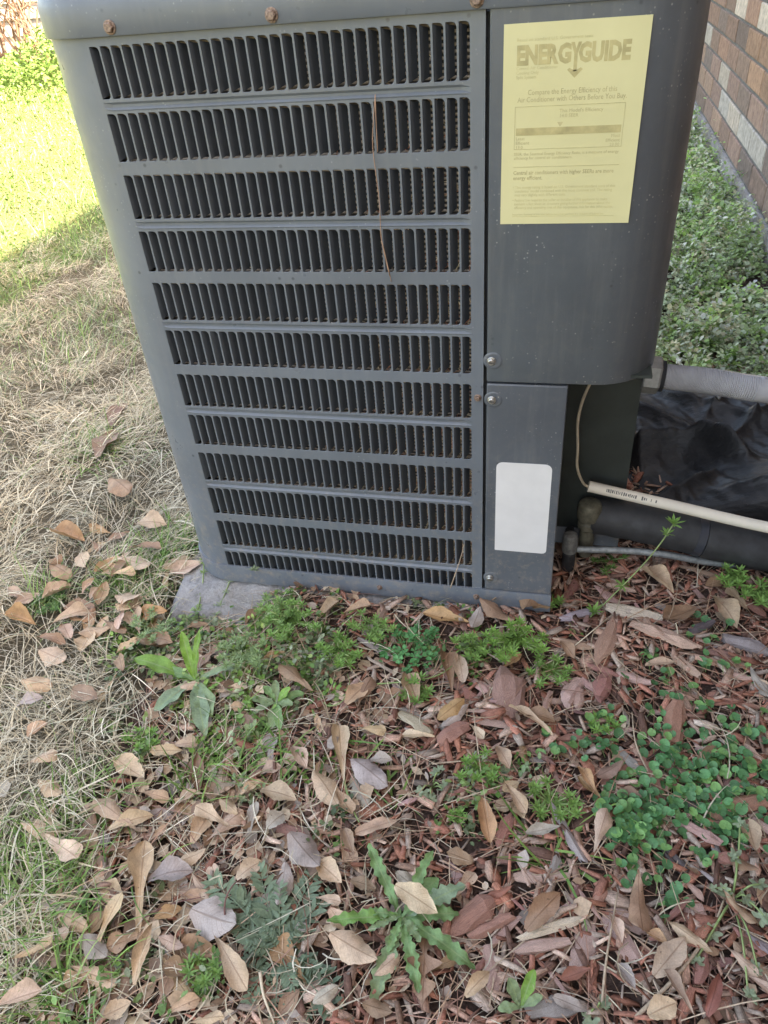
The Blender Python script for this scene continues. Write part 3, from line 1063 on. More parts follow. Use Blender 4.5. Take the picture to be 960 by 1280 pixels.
text('Central air conditioners with higher SEERs are more\nenergy efficient.', 0.0125, 0.1335, 0.0054, M['ink2'], width=0.101, bold=0.00008)
text('\u2022 This energy rating is based on U.S. Government standard tests of this\n  condenser model combined with the most common coil. The rating\n  may vary slightly with different coils.', 0.0125, 0.1475, 0.0040, M['ink3'], width=0.104)
text('\u2022 Federal law requires the seller or installer of this appliance to make\n  available a fact sheet or directory giving further information about the\n  efficiency and operating cost of this equipment. Ask for this information.', 0.0125, 0.1605, 0.0040, M['ink3'], width=0.104)
lbox(0.0125, 0.1185, 0.1758, 0.1761, M['ink3'])
text('Important: Removal of this label before consumer purchase is a violation of federal law', 0.0125, 0.1748, 0.0030, M['ink3'], width=0.095)

def rating():
    x0, x1, z0, z1, y = 0.4420, 0.5162, 0.1370, 0.2925, -0.0012
    pts = []
    for cx, cz, r, a0 in ((x1, z1, 0.009, 90), (x1, z0, 0.006, 0), (x0, z0, 0.0015, -90), (x0, z1, 0.009, 180)):
        ox = cx - r if cx == x1 else cx + r
        oz = cz - r if cz == z1 else cz + r
        for k in range(6):
            a = rad(a0 - 18 * k)
            pts.append((ox + r * math.cos(a), oz + r * math.sin(a)))
    mb = MB()
    n = len(pts)
    mb.add([(p[0], y - 0.0007, p[1]) for p in pts] + [(p[0], y - 0.0001, p[1]) for p in pts],
           [tuple(range(n))] + [(i, n + i, n + (i + 1) % n, (i + 1) % n) for i in range(n)])
    o = U(mb.build('rating_label', M['wlabel']))
    o['label'] = 'blank faded white label with rounded corners'
rating()

# service valves
def valve_big():
    mb = MB()
    x, y = 0.580, 0.143
    mb.lathe([(0.010, 0.02), (0.012, 0.03), (0.012, 0.075), (0.0165, 0.080), (0.0165, 0.090), (0.0135, 0.093), (0.0135, 0.098)], 16, Matrix.Translation((x, y, 0)))
    mb.tube([(x, 0.175, 0.072), (x, y, 0.072)], 0.010, 10)
    v = U(mb.build('suction_valve', M['brass'], None, True, 40))
    mb = MB()
    mb.lathe([(0.0185, 0.098), (0.0190, 0.100), (0.0190, 0.121), (0.0165, 0.127), (0.010, 0.130)], 20, Matrix.Translation((x, y, 0)))
    sub(mb.build('valve_cap', M['brass'], None, True, 40), v)
valve_big()
def valve_small():
    mb = MB()
    x, y = 0.5535, 0.115
    mb.lathe([(0.0085, 0.008), (0.0105, 0.012), (0.0105, 0.044), (0.0085, 0.046)], 12, Matrix.Translation((x, y, 0)))
    mb.tube([(x, 0.175, 0.050), (x, y, 0.050)], 0.008, 10)
    v = U(mb.build('liquid_valve', M['foam'], None, True, 40))
    mb = MB()
    mb.lathe([(0.0095, 0.046), (0.0125, 0.049), (0.0125, 0.076), (0.0105, 0.082), (0.005, 0.084)], 14, Matrix.Translation((x, y, 0)))
    sub(mb.build('valve_cap', M['valve'], None, True, 40), v)
valve_small()

# ------------------------------------------------------------------ pipes beside the unit
def spline(pts, n=8):
    P = [Vector(p) for p in pts]
    P = [P[0] * 2 - P[1]] + P + [P[-1] * 2 - P[-2]]
    out = []
    for i in range(1, len(P) - 2):
        for k in range(n):
            t = k / n
            a, b, c, d = P[i - 1], P[i], P[i + 1], P[i + 2]
            out.append(0.5 * ((2 * b) + (c - a) * t + (2 * a - 5 * b + 4 * c - d) * t * t + (3 * b - a - 3 * c + d) * t ** 3))
    out.append(P[-2])
    return out
def pipes():
    r = 0.0315
    t = empty('insulated_pipe', (0.60, 0.152, 0.04))
    tag(t, 'thick black foam insulated pipe running right from the unit under the white pipe', 'pipe')
    off = Vector((0.60, 0.152, 0.04))
    mb = MB()
    path = spline([(0.585, 0.158, 0.094), (0.66, 0.154, 0.086), (0.757, 0.151, 0.068)], 8)
    rr = [r * (1 + 0.02 * math.sin(i * 1.7)) for i in range(len(path))]
    mb.tube([p - off for p in path], rr, 22)
    mb.build('sleeve', M['foam'], t, True, 60)
    mb = MB()
    path = spline([(0.7585, 0.151, 0.068), (0.86, 0.150, 0.050), (1.0, 0.150, 0.040), (1.098, 0.152, 0.040)], 8)
    rr = [r * (1.04 + 0.02 * math.sin(i * 1.3)) for i in range(len(path))]
    mb.tube([p - off for p in path], rr, 22)
    mb.build('sleeve', M['foam'], t, True, 60)
    mb = MB()
    mb.tube([Vector((0.745, 0.1513, 0.0705)) - off, Vector((0.7575, 0.151, 0.0680)) - off], r * 1.035, 22)
    mb.build('tape_band', M['tape'], t, True, 60)
    # white pvc
    a, b = Vector((0.5735, 0.1425, 0.1600)), Vector((0.8470, 0.1455, 0.1010))
    c = b + (b - a) * 0.85
    c.z = 0.062
    t2 = empty('white_pipe', tuple(a))
    tag(t2, 'thin cream white plastic pipe lying on top of the black insulated pipe', 'pipe')
    path = [p - a for p in spline([a, (a + b) / 2, b, c], 8)]
    mb = MB()
    ro, ri = 0.0088, 0.0068
    d = (path[1] - path[0]).normalized()
    mb.tube(path, ro, 18, False)
    mb.tube([path[0] + d * 0.03, path[0]], ri, 18, True)
    # end ring
    mb.tube([path[0], path[0] - d * 0.0001], [ro, ri], 18, False)
    mb.build('tube', M['pvc'], t2, True, 50)
    mb = MB()
    X = d; Yv = Vector((0, 0, 1)).cross(X).normalized(); Zv = X.cross(Yv)
    rr2 = random.Random(3)
    toc = (Vector(CAM) - a).normalized()
    side = (toc - X * toc.dot(X)).normalized(); upv = X.cross(side)
    u = 0.027
    for k in range(26):
        w = rr2.uniform(0.0008, 0.0026)
        hh = rr2.uniform(0.0035, 0.0060)
        if k > 14 and rr2.random() < 0.5:
            u += w + 0.0035
            continue
        p = path[0] + X * u + side * (ro + 0.0002)
        q = upv * hh * 0.5
        mb.add([p - q, p + X * w - q, p + X * w + q, p + q], [(0, 1, 2, 3)])
        u += w + rr2.uniform(0.0005, 0.0018)
    mb.build('stamped_print', M['pvc_ink'], t2)
    # bare liquid line
    mb = MB()
    mb.tube([p for p in spline([(0.562, 0.117, 0.0505), (0.64, 0.124, 0.050), (0.70, 0.126, 0.047), (0.78, 0.135, 0.030), (0.9, 0.155, 0.012), (1.098, 0.16, 0.012)], 8)], 0.0056, 10)
    o = mb.build('bare_pipe', M['copper'], None, True, 60)
    tag(o, 'thin bare grey metal pipe leaving the small valve below the insulated pipe', 'pipe')
    # control wire
    mb = MB()
    mb.tube(spline([(0.566, 0.105, 0.420), (0.5635, 0.110, 0.375), (0.552, 0.115, 0.330), (0.5475, 0.118, 0.290), (0.5510, 0.121, 0.245), (0.5535, 0.126, 0.205), (0.566, 0.137, 0.168), (0.580, 0.142, 0.1585)], 8), 0.0021, 8)
    o = mb.build('control_wire', M['wire'], None, True)
    tag(o, 'thin tan wire hanging from the control cover into the white pipe', 'wire')
pipes()

def conduit():
    a = Vector((0.6365, 0.186, 0.334))
    t = empty('flexible_conduit', tuple(a))
    tag(t, 'grey ribbed flexible conduit with hex nut leaving the right side of the unit', 'conduit')
    d0 = Vector((1, -0.03, -0.07)).normalized()
    mb = MB()
    q = d0.to_track_quat('Z', 'Y').to_matrix().to_4x4()
    mb.lathe([(0.0255, -0.002), (0.0275, 0.000), (0.0275, 0.019), (0.0255, 0.022)], 6, q @ Matrix.Rotation(rad(12), 4, 'Z'))
    mb.build('hex_nut', M['nut'], t)
    mb = MB()
    mb.lathe([(0.0225, 0.0225), (0.0225, 0.0275), (0.020, 0.0280)], 20, q)
    mb.lathe([(0.017, -0.012), (0.017, -0.0022)], 16, q)
    mb.build('collar', M['gap'], t, True, 40)
    pts = spline([d0 * 0.028, d0 * 0.09, Vector((0.17, -0.006, -0.016)), Vector((0.30, 0.02, -0.036)), Vector((0.462, 0.06, -0.05))], 60)
    path = []; rr = []
    for i, p in enumerate(pts):
        path.append(p)
        rr.append(0.0182 + (0.0009 if i % 2 else -0.0005))
    mb = MB(); mb.tube(path, rr, 18)
    mb.build('tube', M['conduit'], t, True, 80)
conduit()

# ------------------------------------------------------------------ black plastic sheet
def plastic():
    nx, ny = 130, 130
    xs = np.linspace(0.0, 1.0, nx); ys = np.linspace(0.0, 1.0, ny)
    S, T = np.meshgrid(xs, ys, indexing='ij')
    X = 0.652 + 0.455 * S; Y = 0.225 + 0.50 * T
    Y = Y + (vnoise(S, T, 5, 8) - 0.5) * 0.05 * np.clip((T - 0.7) / 0.3, 0, 1)
    X = X + (vnoise(S, T, 6, 9) - 0.5) * 0.03 * np.clip((0.15 - S) / 0.15, 0, 1)
    Z = 0.022 + 0.040 * vnoise(X, Y, 5, 12) + 0.010 * vnoise(X, Y, 13, 15)
    # hollow beside the unit, folds and creases, rounded swell towards the pipe
    hol = np.exp(-(((X - 0.70) / 0.075) ** 2 + ((Y - 0.35) / 0.085) ** 2))
    Z = Z - 0.03 * hol
    wob = (vnoise(X, Y, 9, 16) - 0.5) * 0.05
    def fold(x0, y0, x1, y1, h, w):
        L = math.hypot(x1 - x0, y1 - y0); dx, dy = (x1 - x0) / L, (y1 - y0) / L
        a_ = (X - x0) * dx + (Y - y0) * dy; b_ = -(X - x0) * dy + (Y - y0) * dx + wob * 0.5
        t_ = np.clip(a_ / L, 0, 1)
        d_ = np.hypot(a_ - t_ * L, b_)
        return h * np.exp(-(d_ / w) ** 1.2) * (0.55 + 0.45 * np.sin(math.pi * t_))
    Z = Z + fold(0.66, 0.46, 0.79, 0.46, 0.045, 0.020) + fold(0.78, 0.465, 0.86, 0.40, 0.075, 0.022) + fold(0.70, 0.28, 0.80, 0.36, 0.04, 0.016)
    for q in [(0.68, .60, .78, .52, .022, .012), (.78, .62, .90, .55, .026, .014), (.86, .66, 1.0, .60, .026, .013), (.90, .55, 1.05, .50, .028, .016), (.85, .50, .93, .60, .016, .010), (.95, .66, 1.05, .55, .018, .011),
              (.88, .36, 1.0, .34, .018, .02), (.72, .66, .80, .60, .018, .010), (.92, .46, 1.02, .42, .018, .013), (.82, .30, .90, .27, .02, .016), (.98, .70, 1.08, .66, .02, .012), (.80, .56, .86, .66, .012, .008)]:
        Z = Z + fold(*q)
    Z = Z + 0.006 * (vnoise(X * 1.6 + Y, Y * 0.5, 42, 17) - 0.5) + 0.004 * np.abs(vnoise(X, Y * 1.4 + X, 70, 18) - 0.5)
    sw = np.exp(-(((X - 0.95) / 0.13) ** 2 + ((Y - 0.31) / 0.075) ** 2))
    Z = Z + 0.055 * sw
    edge = np.minimum(np.minimum(S, 1 - S), np.minimum(T, 1 - T))
    Z = Z * np.clip(edge / 0.06, 0.05, 1) + 0.002
    Z = np.maximum(Z, 0.004 + hz(X, Y))
    V = np.stack([X, Y, Z], -1).reshape(-1, 3)
    I = np.arange(nx * ny).reshape(nx, ny)
    Q = np.stack([I[:-1, :-1], I[1:, :-1], I[1:, 1:], I[:-1, 1:]], -1).reshape(-1, 4)
    me = mesh_np('plastic_sheet', V, Q, None, M['plastic'], None, True)
    o = obj('plastic_sheet', me)
    tag(o, 'crumpled black plastic sheet on the ground right of the unit behind the pipes', 'plastic sheet')
plastic()

# ------------------------------------------------------------------ ribbons, small leaves, splinters in bulk
def ribbons(P, az, L, Wd, e0, e1, daz, cols, nseg=4, tri=False):
    """curved tapering blades; all arguments are arrays of n"""
    n = len(P)
    pts = [np.array(P, float)]
    dirs = []
    for k in range(nseg):
        t = (k + 0.5) / nseg
        e = e0 + (e1 - e0) * t
        a = az + daz * t
        d = np.stack([np.cos(e) * np.cos(a), np.cos(e) * np.sin(a), np.sin(e)], -1)
        dirs.append(d)
        pts.append(pts[-1] + d * (L / nseg)[:, None])
    V = []
    for k in range(nseg + 1):
        t = k / nseg
        a = az + daz * t
        sd_ = np.stack([-np.sin(a), np.cos(a), np.zeros(n)], -1)
        w = Wd * (1 - 0.85 * t ** 1.5) * (0.6 + 0.4 * min(1, t * 4))
        V.append(pts[k] - sd_ * w[:, None] / 2)
        V.append(pts[k] + sd_ * w[:, None] / 2 + np.array([0, 0, 1.0]) * (w * 0.25)[:, None])
    V = np.stack(V, 1)                       # n, 2(nseg+1), 3
    m = 2 * (nseg + 1)
    base = np.arange(n)[:, None] * m
    q = []
    for k in range(nseg):
        q.append(np.stack([base[:, 0] + 2 * k, base[:, 0] + 2 * k + 1, base[:, 0] + 2 * k + 3, base[:, 0] + 2 * k + 2], -1))
    Q = np.stack(q, 1).reshape(-1, 4)
    C = np.repeat(cols[:, None, :], m, 1).reshape(-1, 3)
    return V.reshape(-1, 3), Q, C
def ovals(P, az, el, roll, L, Wd, cols, fold=0.25):
    """small pointed-oval leaves with a fold along the middle: 8 vertices, 6 quads/tris each"""
    n = len(P)
    ca, sa, ce, se = np.cos(az), np.sin(az), np.cos(el), np.sin(el)
    d = np.stack([ce * ca, ce * sa, se], -1)
    s0 = np.stack([-sa, ca, np.zeros(n)], -1)
    u0 = np.cross(d, s0)
    s = s0 * np.cos(roll)[:, None] + u0 * np.sin(roll)[:, None]
    u = np.cross(d, s)
    tmpl = [(0, 0, 0), (0.3, 0.42, fold), (0.65, 0.46, fold), (1.0, 0.0, -0.02), (0.65, -0.46, fold), (0.3, -0.42, fold), (0.35, 0, 0.03), (0.7, 0, 0.03)]
    V = np.stack([P + d * (L * a)[:, None] + s * (Wd * b)[:, None] + u * (Wd * c * 0.5)[:, None] for a, b, c in tmpl], 1)
    base = np.arange(n) * 8
    q = [(6, 7, 2, 1), (6, 5, 4, 7)]
    t = [(0, 6, 1), (0, 5, 6), (7, 3, 2), (7, 4, 3)]
    Q = np.stack([base[:, None] + np.array(f) for f in q], 1).reshape(-1, 4)
    T = np.stack([base[:, None] + np.array(f) for f in t], 1).reshape(-1, 3)
    C = np.repeat(cols[:, None, :], 8, 1).reshape(-1, 3)
    return V.reshape(-1, 3), Q, T, C
def pick(pal, n, jit=0.15):
    pal = np.array(pal)
    c = pal[rng.integers(0, len(pal), n)]
    return c * (1 + rng.normal(0, jit, (n, 1))).clip(0.5, 1.6)
def stuff(name, V, Q, T, C, m, label, cat, parent=None, smooth=True, uvs=None):
    o = obj(name, mesh_np(name, V, Q, T, m, C, smooth, uvs), parent)
    o['kind'] = 'stuff'
    if parent is None:
        tag(o, label, cat)
    return o
class Bulk:
    def __init__(s): s.V = []; s.Q = []; s.T = []; s.C = []; s.n = 0
    def add(s, V, Q, T, C):
        if Q is not None: s.Q.append(Q + s.n)
        if T is not None: s.T.append(T + s.n)
        s.V.append(V); s.C.append(C); s.n += len(V)
    def get(s):
        return (np.concatenate(s.V), np.concatenate(s.Q) if s.Q else None, np.concatenate(s.T) if s.T else None, np.concatenate(s.C))

STRAW = [(0.67, 0.58, 0.42), (0.73, 0.66, 0.52), (0.58, 0.49, 0.34), (0.63, 0.56, 0.43), (0.46, 0.37, 0.25), (0.55, 0.51, 0.38)]
GREENS = [(0.18, 0.32, 0.075), (0.23, 0.38, 0.095), (0.13, 0.25, 0.06), (0.28, 0.39, 0.14)]
GREYG = [(0.23, 0.30, 0.15), (0.29, 0.35, 0.20), (0.17, 0.24, 0.12), (0.34, 0.40, 0.26)]

def off_unit(x, y):
    return ~(inpoly(x, y, unit_poly))

def dry_grass():
    # dense near the camera, thinner farther off
    n = 290000
    x = rng.uniform(-2.0, 0.65, n); y = rng.uniform(-0.8, 3.3, n)
    keep = inpoly(x, y, dry_poly) & off_unit(x, y) & (x > -1.62 + 0.40 * vnoise(x, y, 4, 77))
    d = np.hypot(x - CAM[0], y - CAM[1])
    keep &= rng.random(n) < np.clip(1.15 - d * 0.28, 0.18, 1) * np.where((x > -0.3) & (y > 0.7), 0.5, 1.0)
    clump = vnoise(x, y, 7, 21)
    keep &= rng.random(n) < 0.35 + 0.9 * clump
    x, y = x[keep], y[keep]; n = len(x); clump = clump[keep]
    az = vnoise(x, y, 4, 22) * 9 + rng.normal(0, 0.9, n)
    L = rng.uniform(0.03, 0.095, n); Wd = rng.uniform(0.0007, 0.0016, n) * np.where(rng.random(n) < 0.15, 2.0, 1.0)
    e0 = rng.uniform(0.02, 0.75, n); e1 = e0 - rng.uniform(0.3, 1.3, n)
    e1 = np.maximum(e1, -0.9)
    z = hz(x, y) + rng.uniform(0.0, 0.03, n) * (0.4 + clump)
    lo = (np.sin(e0) + np.sin(e1)) * 0.5 * L
    z = np.maximum(z, hz(x, y) + np.maximum(0, -lo) + 0.002)
    C = pick(STRAW, n, 0.18)
    V, Q, C = ribbons(np.stack([x, y, z], -1), az, L, Wd, e0, e1, rng.normal(0, 0.45, n), C, 5)
    stuff('dry_grass', V, Q, None, C, M['straw'], 'matted straw coloured dry grass left of the unit', 'grass')
dry_grass()

def green_grass():
    B = Bulk()
    def blades(n, cx, cy, sx, sy, Lr, el=(0.5, 1.3), pal=GREENS, w=(0.0016, 0.0032)):
        x = rng.normal(cx, sx, n); y = rng.normal(cy, sy, n)
        k = off_unit(x, y) & (x < 1.09)
        x, y = x[k], y[k]; n = len(x)
        e0 = rng.uniform(*el, n)
        V, Q, C = ribbons(np.stack([x, y, hz(x, y)], -1), rng.uniform(0, 6.28, n), rng.uniform(*Lr, n), rng.uniform(*w, n),
                          e0, e0 - rng.uniform(0.3, 1.3, n), rng.normal(0, 0.4, n), pick(pal, n), 5)
        B.add(V, Q, None, C)
    # scattered through the dry grass in drifts
    n = 32000
    x = rng.uniform(-1.8, 0.1, n); y = rng.uniform(-0.75, 2.9, n)
    keep = inpoly(x, y, dry_poly) & off_unit(x, y) & (rng.random(n) < np.clip((vnoise(x, y, 5, 31) - 0.36) * 2.6, 0.08, 1))
    x, y = x[keep], y[keep]; n = len(x)
    e0 = rng.uniform(0.4, 1.3, n)
    V, Q, C = ribbons(np.stack([x, y, hz(x, y)], -1), rng.uniform(0, 6.28, n), rng.uniform(0.04, 0.10, n), rng.uniform(0.0014, 0.003, n),
                      e0, e0 - rng.uniform(0.2, 1.2, n), rng.normal(0, 0.4, n), pick(GREENS + GREYG, n), 5)
    B.add(V, Q, None, C)
    for (u, v, n, s) in [(70, 1130, 190, 0.035), (30, 1210, 90, 0.03), (95, 1030, 110, 0.028), (160, 735, 200, 0.03), (60, 750, 90, 0.02), (215, 690, 260, 0.03),
                         (130, 560, 260, 0.05), (90, 1240, 90, 0.02), (20, 1090, 60, 0.03), (250, 980, 60, 0.02), (300, 960, 50, 0.025)]:
        p = gp(u, v)
        blades(n, p[0], p[1], s, s, (0.035, 0.085))
    for (u, v, n, s) in [(370, 960, 26, 0.02), (420, 945, 16, 0.015), (690, 1075, 22, 0.012), (470, 990, 18, 0.02), (345, 930, 12, 0.01)]:
        p = gp(u, v)
        blades(n, p[0], p[1], s, s, (0.05, 0.12), (0.1, 0.7), GREENS, (0.003, 0.005))
    V, Q, T, C = B.get()
    stuff('green_grass', V, Q, T, C, M['green'], 'green grass blades growing through the dry grass and leaf litter', 'grass')
green_grass()

def sunny_lawn():
    """bright weeds and grass beyond the shadow of the house"""
    B = Bulk()
    n = 84000
    r = rng.uniform(2.3, 11.0, n); a = rng.uniform(rad(103), rad(152), n)
    x = CAM[0] + r * np.cos(a); y = CAM[1] + r * np.sin(a)
    k = (x < -1.22 + 0.3 * (vnoise(x, y, 5, 40) - 0.5)) & (y < 9.4) & (y > 0.4)
    x, y, r = x[k], y[k], r[k]; n = len(x)
    hgt = 0.015 + 0.05 * vnoise(x, y, 3.2, 41) * np.clip((-1.0 - x) / 0.5, 0.3, 1)
    z = rng.uniform(0, 1, n) * hgt
    L = rng.uniform(0.009, 0.018, n) * (0.6 + 0.12 * r)
    V, Q, T, C = ovals(np.stack([x, y, z], -1), rng.uniform(0, 6.28, n), rng.normal(0.25, 0.45, n), rng.normal(0, 0.5, n), L, L * rng.uniform(0.4, 0.7, n),
                       pick([(0.14, 0.22, 0.055), (0.19, 0.27, 0.07), (0.24, 0.30, 0.10), (0.10, 0.17, 0.045), (0.30, 0.31, 0.13)], n, 0.2) * (0.45 + 1.0 * vnoise(x, y, 2.6, 44) * (0.6 + 0.8 * vnoise(x, y, 9, 45)))[:, None])
    B.add(V, Q, T, C)
    n = 40000
    r = rng.uniform(2.3, 11.0, n); a = rng.uniform(rad(103), rad(152), n)
    x = CAM[0] + r * np.cos(a); y = CAM[1] + r * np.sin(a)
    k = (x < -1.22) & (y < 9.4) & (y > 0.4)
    x, y, r = x[k], y[k], r[k]; n = len(x)
    e0 = rng.uniform(0.5, 1.4, n)
    V, Q, C = ribbons(np.stack([x, y, np.zeros(n)], -1), rng.uniform(0, 6.28, n), rng.uniform(0.04, 0.11, n), rng.uniform(0.002, 0.004, n) * (0.6 + 0.2 * r), e0, e0 - rng.uniform(0.2, 1.2, n),
                      rng.normal(0, 0.4, n), pick(GREENS + [(0.35, 0.34, 0.17)], n, 0.2), 3)
    B.add(V, Q, None, C)
    n = 14000                      # lawn behind the unit, hidden from the front
    x = rng.uniform(-4.2, 1.05, n); y = rng.uniform(2.9, 9.4, n)
    k = np.arctan2(y - CAM[1], x - CAM[0]) < rad(103)
    x, y = x[k], y[k]; n = len(x)
    L = rng.uniform(0.03, 0.06, n)
    V, Q, T, C = ovals(np.stack([x, y, rng.uniform(0.0, 0.05, n)], -1), rng.uniform(0, 6.28, n), rng.normal(0.25, 0.45, n), rng.normal(0, 0.5, n), L, L * 0.5,
                       pick([(0.14, 0.22, 0.055), (0.19, 0.27, 0.07), (0.24, 0.30, 0.10), (0.30, 0.31, 0.13)], n, 0.2))
    B.add(V, Q, T, C)
    V, Q, T, C = B.get()
    stuff('lawn_weeds', V, Q, T, C, M['green'], 'bright sunlit weeds and grass in the upper left beyond the shadow', 'weeds')
sunny_lawn()

def weed_cover(name, label, boxes, pal, seed_thin=None):
    """low sprawling small-leaved weeds: leaves in tufts along thin stems"""
    B = Bulk()
    for (cx, cy, sx, sy, n, Lr, zr) in boxes:
        m = max(1, n // 16)
        tx = rng.normal(cx, sx, m); ty = rng.normal(cy, sy, m)
        k = off_unit(tx, ty) & (tx < 1.085)
        tx, ty = tx[k], ty[k]; m = len(tx)
        th = rng.uniform(zr * 0.3, zr, m)
        taz = rng.uniform(0, 6.28, m)
        tl = rng.uniform(0.02, 0.06, m)
        # stems
        e0 = rng.uniform(0.3, 1.2, m)
        V, Q, C = ribbons(np.stack([tx, ty, hz(tx, ty)], -1), taz, tl, np.full(m, 0.0014), e0, e0 - 0.8, rng.normal(0, 0.5, m), pick([(0.20, 0.26, 0.10), (0.26, 0.27, 0.14)], m), 4)
        B.add(V, Q, None, C)
        idx = np.repeat(np.arange(m), 16)
        q = len(idx)
        t = rng.uniform(0.15, 1, q)
        x = tx[idx] + np.cos(taz[idx]) * tl[idx] * t * 0.8 + rng.normal(0, 0.006, q)
        y = ty[idx] + np.sin(taz[idx]) * tl[idx] * t * 0.8 + rng.normal(0, 0.006, q)
        z = hz(x, y) + 0.003 + th[idx] * t * rng.uniform(0.3, 1.0, q)
        L = rng.uniform(*Lr, q)
        c = (pick(pal, m, 0.12) * (0.55 + 0.9 * vnoise(tx, ty, 11, 61))[:, None])[idx] * (1 + rng.normal(0, 0.14, (q, 1)))
        V, Q, T, C = ovals(np.stack([x, y, z], -1), rng.uniform(0, 6.28, q), rng.normal(0.3, 0.4, q), rng.normal(0, 0.4, q), L, L * rng.uniform(0.45, 0.75, q), np.clip(c, 0.01, 0.7))
        B.add(V, Q, T, C)
    V, Q, T, C = B.get()
    stuff(name, V, Q, T, C, M['green'], label, 'weeds')
bx = []
for i in range(56):
    yy0 = 0.80 + (i / 56) ** 1.3 * 3.9
    bx.append((0.67 + (i * 0.618 % 1) * 0.40, yy0, 0.09, 0.13, 1250, (0.009, 0.019), 0.05))
for (xx, yy0) in ((1.04, 1.85), (1.03, 2.3), (1.06, 1.6), (1.0, 3.0), (1.05, 2.0), (1.05, 2.7), (1.07, 3.4)):
    bx.append((xx, yy0, 0.05, 0.10, 1300, (0.010, 0.022), 0.17))
weed_cover('wall_weeds', 'low grey green weeds covering the ground along the brick wall', bx, [(0.38, 0.50, 0.22), (0.50, 0.58, 0.36), (0.30, 0.43, 0.16), (0.58, 0.64, 0.46), (0.33, 0.52, 0.14), (0.54, 0.51, 0.32)])
bx = []
for (u, v, s, n) in [(190, 800, 0.030, 420), (240, 790, 0.030, 420), (300, 800, 0.030, 520), (340, 780, 0.028, 420), (335, 840, 0.022, 360), (300, 850, 0.022, 260), (160, 830, 0.025, 220),
                     (380, 830, 0.028, 420), (410, 850, 0.018, 220), (220, 870, 0.03, 240), (320, 905, 0.03, 240), (290, 930, 0.03, 200), (200, 750, 0.025, 260), (215, 715, 0.02, 200),
                     (170, 930, 0.03, 160), (420, 800, 0.02, 160), (545, 760, 0.02, 120), (600, 800, 0.02, 160), (300, 985, 0.03, 120), (570, 830, 0.02, 120), (600, 980, 0.02, 120), (640, 975, 0.015, 90),
                     (120, 1200, 0.03, 120), (250, 1240, 0.02, 120), (170, 1230, 0.02, 60), (575, 1030, 0.008, 50), (440, 1010, 0.02, 60), (60, 1280, 0.03, 90)]:
    p = gp(u, v)
    bx.append((p[0], p[1], s, s, n, (0.006, 0.012), 0.035))
weed_cover('chickweed', 'tangle of small leaved green weeds in front of the lower left of the unit', bx, GREENS + GREYG + [(0.18, 0.30, 0.10)])

# ------------------------------------------------------------------ shredded bark and needles
BARK = [(0.49, 0.22, 0.155), (0.34, 0.155, 0.11), (0.54, 0.33, 0.245), (0.18, 0.10, 0.075), (0.42, 0.27, 0.20), (0.60, 0.43, 0.335), (0.47, 0.37, 0.30), (0.43, 0.19, 0.125)]
mulch_poly = [gxy(335, 752), gxy(230, 790), gxy(190, 850), gxy(150, 980), gxy(80, 1090), gxy(0, 1200), (-0.2, -0.85), (1.3, -0.85), (1.3, 0.0), (1.1, 0.9), (0.62, 0.9), (0.62, 0.17), (0.53, 0.17), (0.53, -0.003), (0.06, -0.003)]
def splinters(n, Lr, wr, zr, region, name, label, pal=BARK):
    x = rng.uniform(-0.5, 1.09, n); y = rng.uniform(-0.75, 0.95, n)
    k = region(x, y)
    x, y = x[k], y[k]; n = len(x)
    L = rng.uniform(*Lr, n) * rng.uniform(0.5, 1, n); w = L * rng.uniform(*wr, n); h = w * rng.uniform(0.35, 0.8, n)
    h = np.minimum(h, 0.005)
    az = rng.uniform(0, 6.28, n); el = rng.normal(0, 0.22, n)
    z = hz(x, y) + rng.uniform(*zr, n) + np.abs(np.sin(el)) * L * 0.4
    d = np.stack([np.cos(el) * np.cos(az), np.cos(el) * np.sin(az), np.sin(el)], -1)
    s = np.stack([-np.sin(az), np.cos(az), rng.normal(0, 0.3, n)], -1)
    s /= np.linalg.norm(s, axis=1)[:, None]
    u = np.cross(d, s)
    P = np.stack([x, y, z], -1)
    V = []; UVs = []
    ru = rng.uniform(0, 90, n)
    for t, f in ((-0.5, 0.8), (0.05, 1.0), (0.5, 0.65)):
        for a, b in ((-1, -1), (1, -1), (1, 1), (-1, 1)):
            UVs.append(np.stack([t + ru, a * 0.5 + b * 0.31 + ru * 0.7], -1))
            ja = 1 + rng.normal(0, 0.25, n); jt = t + rng.normal(0, 0.07, n)
            V.append(P + d * (L * jt)[:, None] + s * (w * 0.5 * a * f * ja)[:, None] + u * (h * 0.5 * b * f)[:, None])
    V = np.stack(V, 1)
    base = np.arange(n) * 12
    F = []
    for r in range(2):
        for i in range(4):
            j = (i + 1) % 4
            F.append((r * 4 + i, r * 4 + j, r * 4 + 4 + j, r * 4 + 4 + i))
    F += [(3, 2, 1, 0), (8, 9, 10, 11)]
    Q = np.stack([base[:, None] + np.array(f) for f in F], 1).reshape(-1, 4)
    C = np.repeat(pick(pal, n, 0.22)[:, None, :], 12, 1).reshape(-1, 3)
    stuff(name, V.reshape(-1, 3), Q, None, C, M['chipstuff'], label, 'mulch', None, False, np.stack(UVs, 1).reshape(-1, 2))
def mulch_region(x, y):
    core = inpoly(x, y, mulch_poly)
    return core & off_unit(x, y) & ((vnoise(x, y, 12, 51) + rng.random(len(x)) * 0.6) > 0.35) & (rng.random(len(x)) < np.clip(0.30 + (x - 0.10) * 2.4, 0.30, 1))
splinters(21000, (0.012, 0.045), (0.06, 0.18), (0.0, 0.009), mulch_region, 'shredded_mulch', 'reddish brown shredded bark mulch covering the ground in front of the unit')
splinters(12000, (0.014, 0.042), (0.16, 0.36), (0.001, 0.011), mulch_region, 'bark_crumbs', 'small crumbs and flakes of bark among the shredded mulch')

